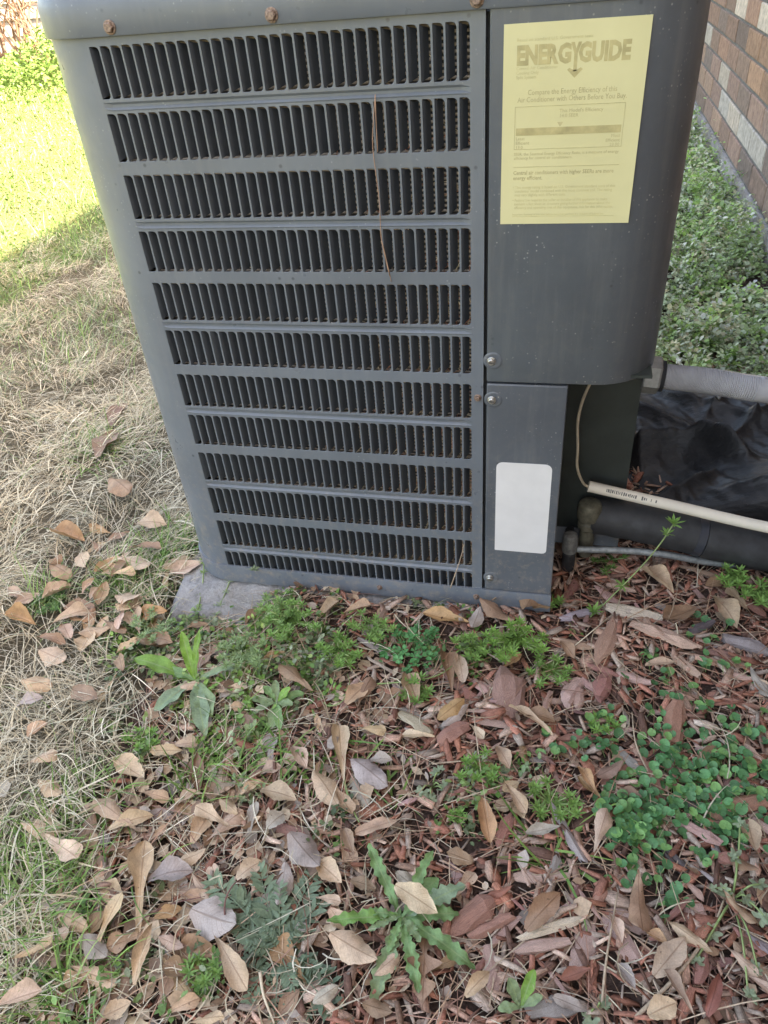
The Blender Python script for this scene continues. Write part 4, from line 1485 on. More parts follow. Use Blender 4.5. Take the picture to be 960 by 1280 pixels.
def needles():
    n = 2800
    x = rng.uniform(-0.35, 1.05, n); y = rng.uniform(-0.7, 0.25, n)
    k = inpoly(x, y, mulch_poly) & off_unit(x, y)
    x, y = x[k], y[k]; n = len(x)
    L = rng.uniform(0.05, 0.17, n)
    az = rng.uniform(0, 6.28, n)
    e0 = rng.normal(0.03, 0.06, n)
    z = hz(x, y) + rng.uniform(0.003, 0.016, n)
    V, Q, C = ribbons(np.stack([x, y, z], -1), az, L, rng.uniform(0.0010, 0.0017, n), e0, e0 * -1 - 0.03, rng.normal(0, 0.25, n),
                      pick([(0.40, 0.23, 0.15), (0.48, 0.31, 0.20), (0.32, 0.17, 0.12), (0.54, 0.42, 0.30)], n, 0.15), 5)
    # keep needle ends out of the unit
    m = 12
    VV = V.reshape(n, m, 3)
    bad = inpoly(VV[:, :, 0], VV[:, :, 1], unit_poly).any(1)
    VV = VV[~bad]; CC = C.reshape(n, m, 3)[~bad]
    n = len(VV)
    Q = Q[:n * 5]
    stuff('pine_needles', VV.reshape(-1, 3), Q, None, CC.reshape(-1, 3), M['needle'], 'thin reddish brown pine needles strewn over the mulch', 'pine needles')
    # pale dry stems on the litter
    n = 6500
    x = rng.uniform(-0.4, 0.95, n); y = rng.uniform(-0.68, 0.1, n)
    k = inpoly(x, y, mulch_poly) & off_unit(x, y) & (rng.random(n) < np.clip(1.0 - (x + 0.05) * 1.9, 0.05, 1))
    x, y = x[k], y[k]; n = len(x)
    V, Q, C = ribbons(np.stack([x, y, hz(x, y) + rng.uniform(0.004, 0.02, n)], -1), rng.uniform(0, 6.28, n), rng.uniform(0.03, 0.09, n), rng.uniform(0.001, 0.002, n), rng.normal(0.2, 0.25, n), rng.normal(-0.3, 0.25, n),
                      rng.normal(0, 1.1, n), pick(STRAW, n, 0.15), 5)
    VV = V.reshape(n, 12, 3); bad = inpoly(VV[:, :, 0], VV[:, :, 1], unit_poly).any(1)
    VV = VV[~bad]; CC = C.reshape(n, 12, 3)[~bad]; n = len(VV)
    stuff('straw_bits', VV.reshape(-1, 3), Q[:n * 5], None, CC.reshape(-1, 3), M['straw'], 'pale straw bits lying over the leaf litter and mulch', 'straw')
needles()

def leaf_crumbs():
    n = 9000
    x = rng.uniform(-0.42, 0.9, n); y = rng.uniform(-0.68, 0.02, n)
    k = inpoly(x, y, mulch_poly) & off_unit(x, y) & (rng.random(n) < np.clip(1.0 - (x - 0.02) * 2.4, 0.06, 1))
    x, y = x[k], y[k]; n = len(x)
    L = rng.uniform(0.006, 0.024, n)
    V, Q, T, C = ovals(np.stack([x, y, hz(x, y) + rng.uniform(0.003, 0.013, n)], -1), rng.uniform(0, 6.28, n), rng.normal(0.05, 0.25, n), rng.normal(0, 0.35, n), L, L * rng.uniform(0.35, 0.9, n),
                       pick([(0.46, 0.32, 0.21), (0.34, 0.22, 0.14), (0.26, 0.16, 0.10), (0.52, 0.40, 0.28), (0.36, 0.29, 0.24), (0.20, 0.13, 0.09)], n, 0.2))
    stuff('leaf_crumbs', V, Q, T, C, M['needle'], 'broken bits of dead leaf strewn through the litter', 'leaf litter')
leaf_crumbs()

def clippings():
    """dry grass blown in behind the louvers"""
    n = 2200
    x = 0.41 - np.abs(rng.normal(0, 0.11, n)); z = np.abs(rng.normal(0, 0.33, n)) + 0.06
    k = (z < 0.76) & (x > 0.0)
    x, z = x[k], z[k]
    n2 = 500
    x = np.concatenate([x, rng.uniform(0.03, 0.40, n2)]); z = np.concatenate([z, 0.055 + np.abs(rng.normal(0, 0.03, n2))])
    n = len(x)
    a = rng.uniform(0, 6.28, n)
    L = rng.uniform(0.010, 0.035, n)
    da = rng.normal(0, 0.8, n)
    # grown flat in the x-z plane just in front of the coil
    V, Q, C = ribbons(np.stack([x, z, np.zeros(n)], -1), a, L, rng.uniform(0.0008, 0.0016, n), rng.normal(0, 0.1, n), rng.normal(0, 0.1, n), da, pick([(0.56, 0.43, 0.27), (0.46, 0.32, 0.20), (0.66, 0.54, 0.36), (0.42, 0.18, 0.11)], n), 3)
    d = np.repeat(rng.uniform(0.0118, 0.0190, n), 8)
    W = np.stack([np.clip(V[:, 0], 0.0, 0.412), d, np.clip(V[:, 1], 0.056, 0.79)], -1)
    o = stuff('grass_clippings', W, Q, None, C, M['straw'], 'dry grass clippings caught behind the louvers of the unit', 'grass clippings')
clippings()

# ------------------------------------------------------------------ fallen leaves
def leaf_mesh(kind, bend, cup, twist, seed):
    r = random.Random(seed)
    nu, nv = 23, 7
    V = []; UV = []
    ph = r.uniform(0, 6.28); wv = r.uniform(0.03, 0.08)
    for i in range(nu):
        t = i / (nu - 1)
        if kind == 'spoon':       # narrow at the stalk, broad rounded tip
            w = 0.06 + 0.94 * (t ** 1.15)
            w *= math.sqrt(max(0.0, 1 - max(0, (t - 0.68) / 0.325) ** 2.4)) 
        elif kind == 'oval':
            w = math.sin(math.pi * min(1, 0.04 + t * 0.955)) ** 0.72
        elif kind == 'lance':
            w = math.sin(math.pi * min(1, 0.03 + t * 0.96) ** 0.85) ** 0.9
        elif kind == 'three':     # three shallow lobes at the tip
            w = 0.16 + 0.45 * t + 0.42 * math.exp(-((t - 0.72) / 0.16) ** 2)
            w *= math.sqrt(max(0.0, 1 - max(0, (t - 0.82) / 0.185) ** 2))
        else:                     # deeply lobed oak
            w = (0.25 + 0.75 * math.sin(math.pi * t)) * (0.55 + 0.45 * math.cos(t * 3 * 2 * math.pi - 2.4))
            w *= math.sqrt(max(0.0, 1 - max(0, (t - 0.85) / 0.155) ** 2))
            w = max(w, 0.12 * (1 - t) + 0.02)
        wl = w * (1 + 0.10 * math.sin(t * 9 + ph)); wr = w * (1 + 0.10 * math.sin(t * 8 + ph + 2))
        side = 0.05 * math.sin(t * 2.6 + ph)
        for j in range(nv):
            s = -1 + 2 * j / (nv - 1)
            ww = (wl if s < 0 else wr) * 0.5
            x = t + 0.03 * (1 - abs(s)) * t
            y = s * ww * (1 + 0.045 * abs(s) * math.sin(t * 33 + ph * 3 + s)) + side * 0.5
            z = cup * (s * s) * w * 0.5 + bend * (t - 0.5) ** 2 * -1.0 + bend * 0.25 + twist * s * w * (t - 0.4) + wv * math.sin(t * 11 + s * 2 + ph) * abs(s) * 0.6
            V.append((x, y, z)); UV.append((t, 0.5 + s / 2))
    Q = []
    for i in range(nu - 1):
        for j in range(nv - 1):
            a = i * nv + j
            Q.append((a, a + nv, a + nv + 1, a + 1))
    # stalk
    n = len(V)
    st = [(-0.12, 0.0, V[3][2] + 0.012), (-0.05, 0.004, V[3][2] + 0.004), (0.03, 0.0, V[nv * 0 + 3][2])]
    for (x, y, z) in st:
        V += [(x, y - 0.008, z), (x, y + 0.008, z), (x, y, z + 0.012)]
        UV += [(0, 0.5)] * 3
    for k in range(2):
        for i in range(3):
            j = (i + 1) % 3
            Q.append((n + k * 3 + i, n + k * 3 + j, n + k * 3 + 3 + j, n + k * 3 + 3 + i))
    V = np.array(V); V[:, 2] -= V[:, 2].min()
    return mesh_np('fallen_leaf', V, Q, None, M['leaf'], None, True, UV)
LEAF = {}
sd_ = 0
for kind in ('spoon', 'oval', 'lance', 'three', 'oak'):
    LEAF[kind] = []
    for (b, c, t) in ((0.18, 0.25, 0.12), (-0.20, 0.30, -0.2), (0.25, -0.25, 0.25), (0.12, 0.60, 0.12), (-0.28, -0.22, -0.18), (0.08, 0.12, -0.06), (0.4, 0.3, 0.35)):
        sd_ += 1
        LEAF[kind].append(leaf_mesh(kind, b, c, t, sd_))
LCOL = {'t': (0.50, 0.345, 0.22), 'p': (0.56, 0.42, 0.28), 'b': (0.31, 0.19, 0.115), 'o': (0.42, 0.25, 0.125), 'g': (0.37, 0.31, 0.26), 'k': (0.50, 0.355, 0.25), 'd': (0.22, 0.14, 0.095), 'r': (0.30, 0.12, 0.085)}
LWORD = {'t': 'tan', 'p': 'pale tan', 'b': 'brown', 'o': 'orange brown', 'g': 'grey', 'k': 'pinkish tan', 'd': 'dark brown', 'r': 'reddish brown'}
LSHAPE = {'spoon': 'spoon shaped', 'oval': 'oval', 'lance': 'narrow', 'three': 'three lobed', 'oak': 'deeply lobed'}
leaves = []        # (object, colour key, shape)
def leaf_at(p, az, length, ratio, ck, kind, lift=0.0, tiltx=0.0, tilty=0.0, var=None):
    if bool(inpoly(np.array([p[0]]), np.array([p[1]]), dry_poly)[0]):
        lift += random.uniform(0.006, 0.014)
    me = LEAF[kind][random.randrange(7) if var is None else var]
    o = obj('fallen_leaf', me)
    o.location = (p[0], p[1], p[2] + 0.0035 + lift)
    o.rotation_mode = 'XYZ'
    o.rotation_euler = (tiltx, tilty, az)
    o.scale = (length, length * ratio, length * 0.9)
    c = LCOL[ck]
    g = random.uniform(0.82, 1.15)
    o.color = (c[0] * g, c[1] * g * random.uniform(0.96, 1.04), c[2] * g * random.uniform(0.92, 1.08), 1)
    leaves.append((o, ck, kind))
    return o
# base u,v -> tip u,v, width ratio, colour, shape
HERO = """394 789 424 762 .5 k spoon;426 773 463 768 .45 t spoon;530 778 583 787 .35 o lance;590 793 599 773 .5 g oval;613 770 640 757 .4 t spoon
435 893 458 869 .55 t oval;449 897 466 862 .5 b spoon;509 853 523 888 .5 t oval;566 872 558 826 .5 b spoon;580 862 573 830 .45 p lance
544 931 504 932 .5 p spoon;587 913 604 932 .55 p spoon;548 911 580 890 .5 o oval;552 920 584 893 .3 g lance;432 985 425 922 .42 p spoon
443 964 484 996 .5 g oval;463 963 491 963 .5 g oval;367 943 385 968 .5 k oval;328 975 353 968 .7 k oval;310 1000 330 987 .5 t oval
449 922 482 925 .5 t spoon;332 833 357 826 .5 o oval;395 879 357 851 .45 b spoon;693 685 724 737 .28 t lance;800 725 836 757 .36 t lance
887 757 916 794 .42 t oval;937 778 908 745 .36 t spoon;654 778 671 752 .4 b oval;665 775 687 768 .6 b oval;827 787 864 773 .5 b oval
700 808 716 833 .5 b oval;631 844 650 830 .5 o oval;804 844 840 842 .35 t lance;690 932 638 899 .38 k spoon;620 940 636 968 .5 t oval
721 968 742 1000 .3 o lance;745 985 776 968 .4 d oval;740 1080 753 1032 .5 k spoon;793 1102 797 1172 .56 b spoon;657 1172 697 1130 .45 b oval
832 1162 883 1197 .28 p lance;815 1230 850 1185 .45 k oval;863 1277 827 1227 .42 k spoon;808 1278 840 1262 .7 t oval;897 1127 937 1167 .42 b spoon
805 1176 832 1192 .5 o lance;880 1280 893 1230 .3 r lance;722 980 748 1007 .35 o lance;640 1010 655 1032 .6 t oval;657 1053 697 1047 .35 g lance
768 1213 790 1243 .5 g oval;900 1190 940 1227 .4 k spoon;925 1225 962 1250 .4 k spoon;930 1033 940 1073 .5 k oval;497 1132 546 1164 .5 p oval
384 1235 350 1187 .62 o spoon;400 1086 428 1111 .62 p oval;394 1130 426 1136 .5 p spoon;612 1065 603 1012 .36 o lance;628 998 644 990 .7 t oval
617 1017 637 1013 .8 t oval;628 990 656 1026 .4 t spoon;417 987 440 1026 .42 t spoon;446 1054 500 1038 .32 t lance;417 1182 472 1214 .5 k oval
538 1224 568 1207 .5 b spoon;497 1100 536 1132 .4 g lance;564 1132 592 1100 .5 t spoon;582 1256 610 1228 .45 t oval;352 1274 376 1245 .6 b oval
338 1047 357 1030 .8 g oval;366 1058 401 1097 .6 g oval;432 1044 444 1075 .4 k lance;532 1178 529 1263 .5 b oak;177 1047 129 1015 .45 t spoon
66 1059 106 1091 .55 p spoon;32 1215 83 1187 .42 t spoon;122 1204 161 1134 .38 t spoon;174 1240 195 1169 .26 p lance;133 1226 89 1236 .5 t spoon
244 1063 270 1020 .45 t oval;289 1045 253 1024 .5 k three;305 1006 329 988 .42 t oval;191 1112 244 1102 .55 g oval;177 1172 188 1070 .3 t three
197 1155 230 1144 .5 o oval;248 1151 301 1169 .75 g oval;273 1180 312 1243 .45 k spoon;209 1279 251 1257 .5 t spoon;138 1280 170 1264 .7 t oval
0 1275 64 1254 .5 k spoon;0 1000 21 1013 .7 g oval;80 1151 117 1172 .4 t oval;110 1183 142 1208 .5 g oval;191 1063 212 1045 .5 t spoon
142 1048 195 1034 .35 k oval;163 717 197 730 .5 k oval;143 737 175 737 .5 t spoon;123 727 153 710 .45 o oval;167 700 205 703 .42 b spoon
177 673 213 677 .6 k oval;72 680 110 690 .4 o oval;67 800 113 777 .5 k spoon;107 810 147 797 .5 t oval;130 773 140 747 .5 b oval;110 757 125 740 .4 t lance
13 780 50 793 .4 o lance;43 937 67 920 .75 t oval;273 873 310 870 .55 k spoon;221 870 253 867 .4 k oval;250 843 267 827 .6 b oval;213 947 250 943 .5 k spoon
193 950 233 953 .4 t lance;140 690 165 678 .5 b oval;128 585 150 555 .5 d oval;142 545 165 512 .4 d lance;148 620 170 640 .5 b oval;70 720 95 735 .5 b oval
235 795 262 790 .4 b oval;310 790 334 772 .45 b lance;690 745 668 770 .3 b lance;880 742 905 735 .5 b oval;60 830 90 840 .6 k oval;40 870 75 878 .5 t oval
150 960 185 985 .5 k oval;40 975 80 960 .5 k spoon;230 1090 262 1075 .5 t oval;300 1110 330 1090 .6 k oval;330 1150 352 1120 .6 g oval;470 1230 500 1206 .5 k oval
455 1265 490 1275 .5 d oval;700 1235 735 1222 .4 r lance;760 1150 775 1185 .4 k lance;415 1145 432 1170 .6 t oval;590 1085 560 1075 .6 b oval;520 870 492 880 .5 b spoon
600 770 640 790 .4 b oval;648 905 690 915 .4 b oval;330 1000 372 1012 .5 k oval;280 1010 302 1030 .4 t lance;225 1015 250 1000 .5 k oval;180 1000 215 1010 .5 t spoon
30 900 62 890 .5 g oval;100 880 130 895 .5 b lance;85 1010 60 995 .5 k oval;205 1180 235 1195 .4 k oval;440 1110 470 1120 .5 d oval;395 1265 425 1245 .5 g oval
610 1130 640 1118 .3 r lance;690 1255 730 1275 .4 g lance;905 1085 940 1100 .5 b oval;870 960 895 945 .4 b lance;940 860 965 880 .5 k oval;770 1000 800 1010 .4 d lance"""
zi = 0
for item in HERO.replace('\n', ';').split(';'):
    f = item.split()
    a = gp(float(f[0]), float(f[1])); b = gp(float(f[2]), float(f[3]))
    d = b - a
    lift = random.uniform(0.001, 0.010)
    L = math.hypot(d[0], d[1])
    if L > 0.10: L = 0.10
    if f[:2] == ['497', '1132']:
        lift = 0.034
    leaf_at(a, math.atan2(d[1], d[0]), max(L, 0.022) * 1.05, float(f[4]), f[5], f[6], lift + 0.008, random.uniform(-.16, .16), -math.atan2(d[2], max(L, .02)) + random.uniform(-.14, .05))
# more litter around them
litter = [gxy(110, 985), gxy(330, 950), gxy(450, 1000), gxy(455, 1290), gxy(0, 1290), gxy(0, 1210)]
for k in range(38):
    u, v = random.gauss(140, 48), random.gauss(760, 55)
    if u > 230 or v < 640:
        continue
    p = gp(u, v)
    kind = random.choice(['spoon', 'oval', 'oval', 'lance'])
    leaf_at(p, random.uniform(0, 6.28), random.uniform(0.030, 0.062), {'spoon': .48, 'oval': .55, 'lance': .35}[kind], random.choice('kktbbo'), kind, random.uniform(0.0, 0.012), random.uniform(-.35, .35), random.uniform(-.3, .1))
KEEP = [(gp(504, 1157), 0.095), (gp(248, 862), 0.07), (gp(348, 888), 0.045), (gp(352, 1195), 0.06), (gp(515, 812), 0.05), (gp(835, 960), 0.10)]
cnt = 0
while cnt < 118:
    x = random.uniform(-0.45, 0.85); y = random.uniform(-0.70, 0.0)
    inside = bool(inpoly(np.array([x]), np.array([y]), litter)[0])
    if not inside and random.random() > 0.06:
        continue
    if not bool(off_unit(np.array([x]), np.array([y]))[0]) or y > -0.04:
        continue
    if not inside and not bool(inpoly(np.array([x]), np.array([y]), mulch_poly)[0]) and random.random() > 0.5:
        continue
    if any(math.hypot(x - q[0], y - q[1]) < rq for q, rq in KEEP):
        continue
    kind = random.choice(['spoon', 'spoon', 'oval', 'oval', 'lance', 'three'])
    ratio = {'spoon': .45, 'oval': .5, 'lance': .32, 'three': .5}[kind] * random.uniform(0.85, 1.15)
    leaf_at((x, y, float(hz(x, y))), random.uniform(0, 6.28), random.uniform(0.030, 0.056), ratio, random.choice('ttkkkbbbggpd'), kind, random.uniform(-0.001, 0.007), random.uniform(-.2, .2), random.uniform(-.18, .05))
    cnt += 1

# ------------------------------------------------------------------ bark chips
def chip_mesh(seed, w, h, flat):
    r = random.Random(seed)
    n, k = 7, 5
    V = []; Q = []
    for i in range(k):
        t = i / (k - 1)
        f = (0.55 + 0.45 * math.sin(math.pi * (0.12 + 0.76 * t))) * r.uniform(0.8, 1.15)
        if i in (0, k - 1):
            f *= r.uniform(0.6, 1.0)
        for j in range(n):
            a = 2 * math.pi * j / n
            x = (t - 0.5) + (r.uniform(-0.10, 0.10) if i in (0, k - 1) else r.uniform(-.05, .05))
            y = math.cos(a) * w * 0.5 * f * r.uniform(0.78, 1.18)
            z = math.sin(a) * h * 0.5 * f * r.uniform(0.7, 1.25)
            if flat and math.sin(a) < 0:
                z *= 0.5
            V.append((x, y + 0.05 * w * math.sin(t * 5 + seed), z))
    for i in range(k - 1):
        for j in range(n):
            j2 = (j + 1) % n
            Q.append((i * n + j, i * n + j2, (i + 1) * n + j2, (i + 1) * n + j))
    me = bpy.data.meshes.new('bark_chip')
    me.from_pydata(V, [], Q + [tuple(range(n - 1, -1, -1)), tuple((k - 1) * n + j for j in range(n))])
    me.materials.append(M['bark'])
    return me
CHIPS = [chip_mesh(100 + i, random.uniform(0.7, 1.3), random.uniform(0.7, 1.2), i % 2) for i in range(16)]
CCOL = {'r': (0.46, 0.23, 0.175), 'd': (0.33, 0.185, 0.15), 'p': (0.60, 0.39, 0.33), 'w': (0.66, 0.53, 0.42), 'g': (0.40, 0.34, 0.32), 'k': (0.14, 0.115, 0.11), 'b': (0.38, 0.235, 0.175)}
CWORD = {'r': 'red brown', 'd': 'dark brown', 'p': 'pinkish', 'w': 'pale', 'g': 'grey', 'k': 'blackish', 'b': 'brown'}
chips = []
def chip_at(p, az, L, w, h, ck, lift=0.0, tilt=None):
    o = obj('bark_chip', random.choice(CHIPS))
    o.location = (p[0], p[1], p[2] + h * 0.35 + lift)
    o.rotation_mode = 'XYZ'
    o.rotation_euler = (random.uniform(-.3, .3), random.uniform(-.12, .12) if tilt is None else tilt, az)
    o.scale = (L, w, h)
    c = CCOL[ck]; g = random.uniform(0.82, 1.2)
    o.color = (c[0] * g, c[1] * g * random.uniform(.93, 1.07), c[2] * g * random.uniform(.93, 1.07), 1)
    chips.append((o, ck, L))
CH = """452 805 488 826 .28 g;548 934 583 914 .5 r;629 852 636 900 .5 d;763 770 822 782 .30 w;795 789 868 819 .42 p;747 837 767 787 .35 b;735 838 769 851 .35 r;770 849 808 860 .35 p;843 819 870 851 .3 p;907 807 958 824 .4 g
645 897 652 862 .45 d;843 893 838 940 .35 r;804 954 822 996 .35 r;706 886 722 858 .4 p;728 855 742 869 .5 p;745 880 760 850 .45 r;720 890 726 870 .4 p;650 1180 730 1150 .2 w;645 1193 706 1183 .25 p;715 1110 748 1150 .18 p
743 1133 757 1117 .6 r;850 1035 895 1060 .45 p;897 1080 933 1077 .55 r;875 1097 917 1127 .2 g;827 1063 857 1090 .3 k;860 1110 877 1130 .4 p;913 1160 950 1200 .25 r;680 1210 717 1260 .16 p;663 1268 717 1266 .4 g;893 1023 960 1005 .25 r
690 1017 727 1077 .22 g;561 1171 617 1132 .45 r;589 1176 639 1153 .35 r;575 1180 632 1205 .12 w;820 760 840 770 .4 g;700 780 745 775 .3 g;690 800 740 815 .25 b;860 800 885 790 .4 k;930 760 955 775 .4 r;640 760 680 768 .25 b
855 1000 875 1030 .25 k;930 940 955 960 .4 p;880 985 905 1010 .3 p;905 880 945 890 .25 r;770 1075 800 1110 .2 p;828 1070 850 1095 .2 k;640 1240 675 1250 .3 d;700 930 740 925 .25 r;760 925 790 915 .3 p;775 945 800 975 .3 g
660 940 690 960 .3 d;600 1000 630 985 .2 r;560 1000 585 990 .3 r;500 1010 520 1005 .4 p;590 1225 605 1205 .5 r;620 1215 610 1240 .4 p;640 1130 660 1145 .25 r;905 845 940 855 .3 p;950 900 975 915 .3 r;740 905 765 900 .3 d
870 700 930 712 .2 p;850 715 900 728 .2 b;760 715 800 722 .2 r;760 735 790 745 .3 p;900 725 945 735 .2 p;765 607 788 612 .6 r;670 720 700 735 .3 d;810 1180 835 1178 .35 r;865 1165 885 1190 .3 g;930 1200 955 1230 .25 p"""
for item in CH.replace('\n', ';').split(';'):
    f = item.split()
    a = gp(float(f[0]), float(f[1])); b = gp(float(f[2]), float(f[3]))
    d = b - a; L = min(math.hypot(d[0], d[1]), 0.11)
    w = L * float(f[4])
    chip_at((a + b) / 2, math.atan2(d[1], d[0]), L * 1.08, w * 1.05, min(w * 0.75, 0.020), f[5], 0.007)
cnt = 0
core = [gxy(430, 780), gxy(420, 900), gxy(560, 960), gxy(600, 1280), gxy(960, 1280), (0.95, -0.2), (0.9, 0.12), gxy(720, 700), gxy(690, 755)]
while cnt < 222:
    x = random.uniform(0.0, 0.95); y = random.uniform(-0.6, 0.15)
    ins = bool(inpoly(np.array([x]), np.array([y]), core)[0])
    if (not ins and random.random() > 0.08) or not bool(off_unit(np.array([x]), np.array([y]))[0]):
        continue
    if y > -0.03 and x < 0.56:
        continue
    L = random.uniform(0.018, 0.055); w = L * random.uniform(0.16, 0.42)
    chip_at((x, y, float(hz(x, y))), random.uniform(0, 6.28), L, w, w * random.uniform(.4, .7), random.choice('rrrddpppbbgw'), random.uniform(0.001, 0.007))
    cnt += 1

# ------------------------------------------------------------------ broad leaved rosettes
def blade_leaf(kind, seed, arch, nu=40, nv=7):
    """a long weed leaf from the root along +x, unit length"""
    r = random.Random(seed)
    V = []; UV = []
    ph = r.uniform(0, 6)
    for i in range(nu):
        t = i / (nu - 1)
        if kind == 'lance':
            w = 0.05 + 0.25 * math.sin(math.pi * min(1, t ** 1.25)) ** 0.9 * (1 if t < 0.999 else 0)
        elif kind == 'paddle':
            w = 0.07 + 0.36 * math.sin(math.pi * min(1, t ** 1.5)) ** 0.9
        else:                          # toothed
            w = 0.05 + 0.20 * math.sin(math.pi * min(0.985, t ** 1.35)) ** 0.75
            w *= 0.74 + 0.40 * (0.5 + 0.5 * math.sin(t * 50 + ph))
        if i == nu - 1:
            w = 0.015
        for j in range(nv):
            s = -1 + 2 * j / (nv - 1)
            k = 1 + 0.10 * math.sin(t * 14 + ph + (2 if s > 0 else 0)) * abs(s)
            y = s * w * 0.5 * k
            z = arch * math.sin(math.pi * t * 0.9) * 0.5 - arch * 0.25 * t * t + 0.10 * w * (abs(s) ** 1.5) + 0.03 * math.sin(t * 20 + s * 1.5 + ph) * abs(s) * (1 if kind == 'toothed' else 0.5)
            V.append((t, y, z)); UV.append((t, 0.5 + s / 2))
    Q = [(i * nv + j, (i + 1) * nv + j, (i + 1) * nv + j + 1, i * nv + j + 1) for i in range(nu - 1) for j in range(nv - 1)]
    return mesh_np('leaf', V, Q, None, M['weed'], None, True, UV)
def rosette(name, label, cu, cv, items, z0=0.016):
    c = gp(cu, cv)
    t = empty(name, tuple(c))
    tag(t, label, 'weed')
    for k, (u, v, zt, ratio, kind, col) in enumerate(items):
        zt += 0.010
        p = ground_at(u, v, c[2] + zt)
        d = p - (c + np.array([0, 0, z0]))
        Lh = math.hypot(d[0], d[1])
        L = math.sqrt(Lh * Lh + d[2] ** 2)
        base = {'lance': 0.32, 'paddle': 0.46, 'toothed': 0.34}[kind]
        o = obj('leaf', blade_leaf(kind, k + int(cu), random.uniform(0.08, 0.2) if zt < 0.05 else 0.08), t, (0, 0, z0 + 0.0006 * k))
        o.rotation_mode = 'XYZ'
        o.rotation_euler = (random.uniform(-.15, .15), -math.atan2(d[2], Lh), math.atan2(d[1], d[0]))
        o.scale = (L, L * ratio / base, L)
        g = random.uniform(0.9, 1.1)
        o.color = tuple(x * g for x in col) + (1,)
    return t
BR, MD, GG, PG = (0.18, 0.33, 0.055), (0.19, 0.32, 0.12), (0.25, 0.34, 0.20), (0.23, 0.31, 0.15)
rosette('lance_leaf_weed', 'weed with two upright bright green leaves in front of the concrete pad', 248, 862, [
    (167, 822, 0.030, .30, 'paddle', BR), (227, 789, 0.075, .22, 'lance', BR), (250, 786, 0.080, .15, 'lance', BR), (296, 833, 0.012, .20, 'lance', GG),
    (193, 890, 0.006, .36, 'paddle', GG), (257, 921, 0.006, .26, 'lance', GG), (264, 898, 0.010, .42, 'paddle', PG), (205, 840, 0.012, .34, 'paddle', MD)])
rosette('young_rosette', 'small pale green rosette right of the upright leaved weed', 348, 888, [
    (314, 873, 0.010, .38, 'paddle', PG), (344, 850, 0.022, .38, 'paddle', PG), (363, 860, 0.026, .48, 'paddle', BR), (366, 882, 0.018, .46, 'paddle', PG),
    (315, 894, 0.006, .34, 'paddle', PG), (341, 911, 0.006, .44, 'paddle', PG), (381, 868, 0.008, .34, 'paddle', MD), (351, 914, 0.004, .3, 'lance', MD), (330, 860, 0.014, .4, 'paddle', MD)])
rosette('toothed_rosette', 'large rosette of long toothed green leaves with a pale dead leaf on its centre', 504, 1157, [
    (460, 1054, 0.022, .22, 'toothed', MD), (541, 1063, 0.020, .22, 'toothed', MD), (581, 1107, 0.022, .36, 'toothed', GG), (574, 1143, 0.010, .38, 'toothed', MD),
    (594, 1212, 0.012, .26, 'toothed', MD), (524, 1242, 0.010, .26, 'toothed', MD), (465, 1256, 0.008, .30, 'toothed', PG), (409, 1153, 0.014, .24, 'toothed', (0.16, 0.30, 0.07)),
    (452, 1142, 0.010, .30, 'toothed', MD), (526, 1180, 0.010, .42, 'toothed', PG), (548, 1100, 0.008, .36, 'paddle', MD), (485, 1195, 0.008, .3, 'toothed', MD), (460, 1167, .006, .3, 'toothed', PG)])
rosette('pale_rosette', 'few broad pale green leaves at the bottom edge right of the toothed rosette', 650, 1268, [
    (636, 1222, 0.022, .5, 'paddle', PG), (668, 1212, 0.020, .36, 'paddle', BR), (678, 1245, 0.014, .4, 'paddle', PG), (622, 1262, 0.010, .5, 'paddle', PG), (640, 1245, 0.012, .46, 'toothed', PG)])
# ------------------------------------------------------------------ cleavers: whorled weeds
def whorl(B, p, d, n, L, w, col, el, droop=0.2):
    P = np.repeat(np.array(p)[None], n, 0)
    a = rng.uniform(0, 6.28) + np.arange(n) * 2 * math.pi / n + rng.normal(0, .12, n)
    V, Q, T, C = ovals(P, a, rng.normal(el, 0.15, n), rng.normal(0, .2, n), L * rng.uniform(.8, 1.1, n), np.full(n, w), np.tile(col, (n, 1)) * (1 + rng.normal(0, .1, (n, 1))), 0.12)
    # broaden towards the tip
    B.add(V, Q, T, C)
def cleavers(label, stems, col=(0.19, 0.34, 0.085), L=0.014, gap=(0.014, 0.024), name='cleavers', group=None):
    """stems: list of polylines of (u, v, z above ground)"""
    u, v, z = stems[0][0]
    c = gp(u, v)
    t = empty(name, tuple(c))
    tag(t, label, 'weed', group)
    mb = MB()
    B = Bulk()
    for st in stems:
        pts = []
        for (u, v, z) in st:
            g = gp(u, v)
            pts.append(Vector(ground_at(u, v, g[2] + z)) - Vector(c))
        path = spline(pts, 8)
        mb.tube(path, [0.0011] * len(path), 5)
        ln = sum((path[i + 1] - path[i]).length for i in range(len(path) - 1))
        acc = 0; nxt = min(0.012, ln * 0.4)
        for i in range(len(path) - 1):
            acc += (path[i + 1] - path[i]).length
            if acc >= nxt:
                whorl(B, path[i + 1], None, 7, L * random.uniform(0.7, 1.05), L * 0.22, col, random.uniform(0.0, 0.45))
                nxt += random.uniform(*gap)
        whorl(B, path[-1], None, 8, L * 0.95, L * 0.22, tuple(x * 1.15 for x in col), 0.45)
        whorl(B, path[-1] + Vector((0, 0, 0.002)), None, 5, L * 0.55, L * 0.2, tuple(x * 1.25 for x in col), 0.95)
    sm = mb.build('stem', simple('stem_green', (0.24, 0.32, 0.12), 0.6) if 'stem_green' not in bpy.data.materials else bpy.data.materials['stem_green'], t, True)
    if len(stems) > 1:
        sm['kind'] = 'stuff'
    V, Q, T, C = B.get()
    o = obj('whorled_leaves', mesh_np('whorled_leaves', V, Q, T, M['green'], C, True), t)
    o['kind'] = 'stuff'
    return t
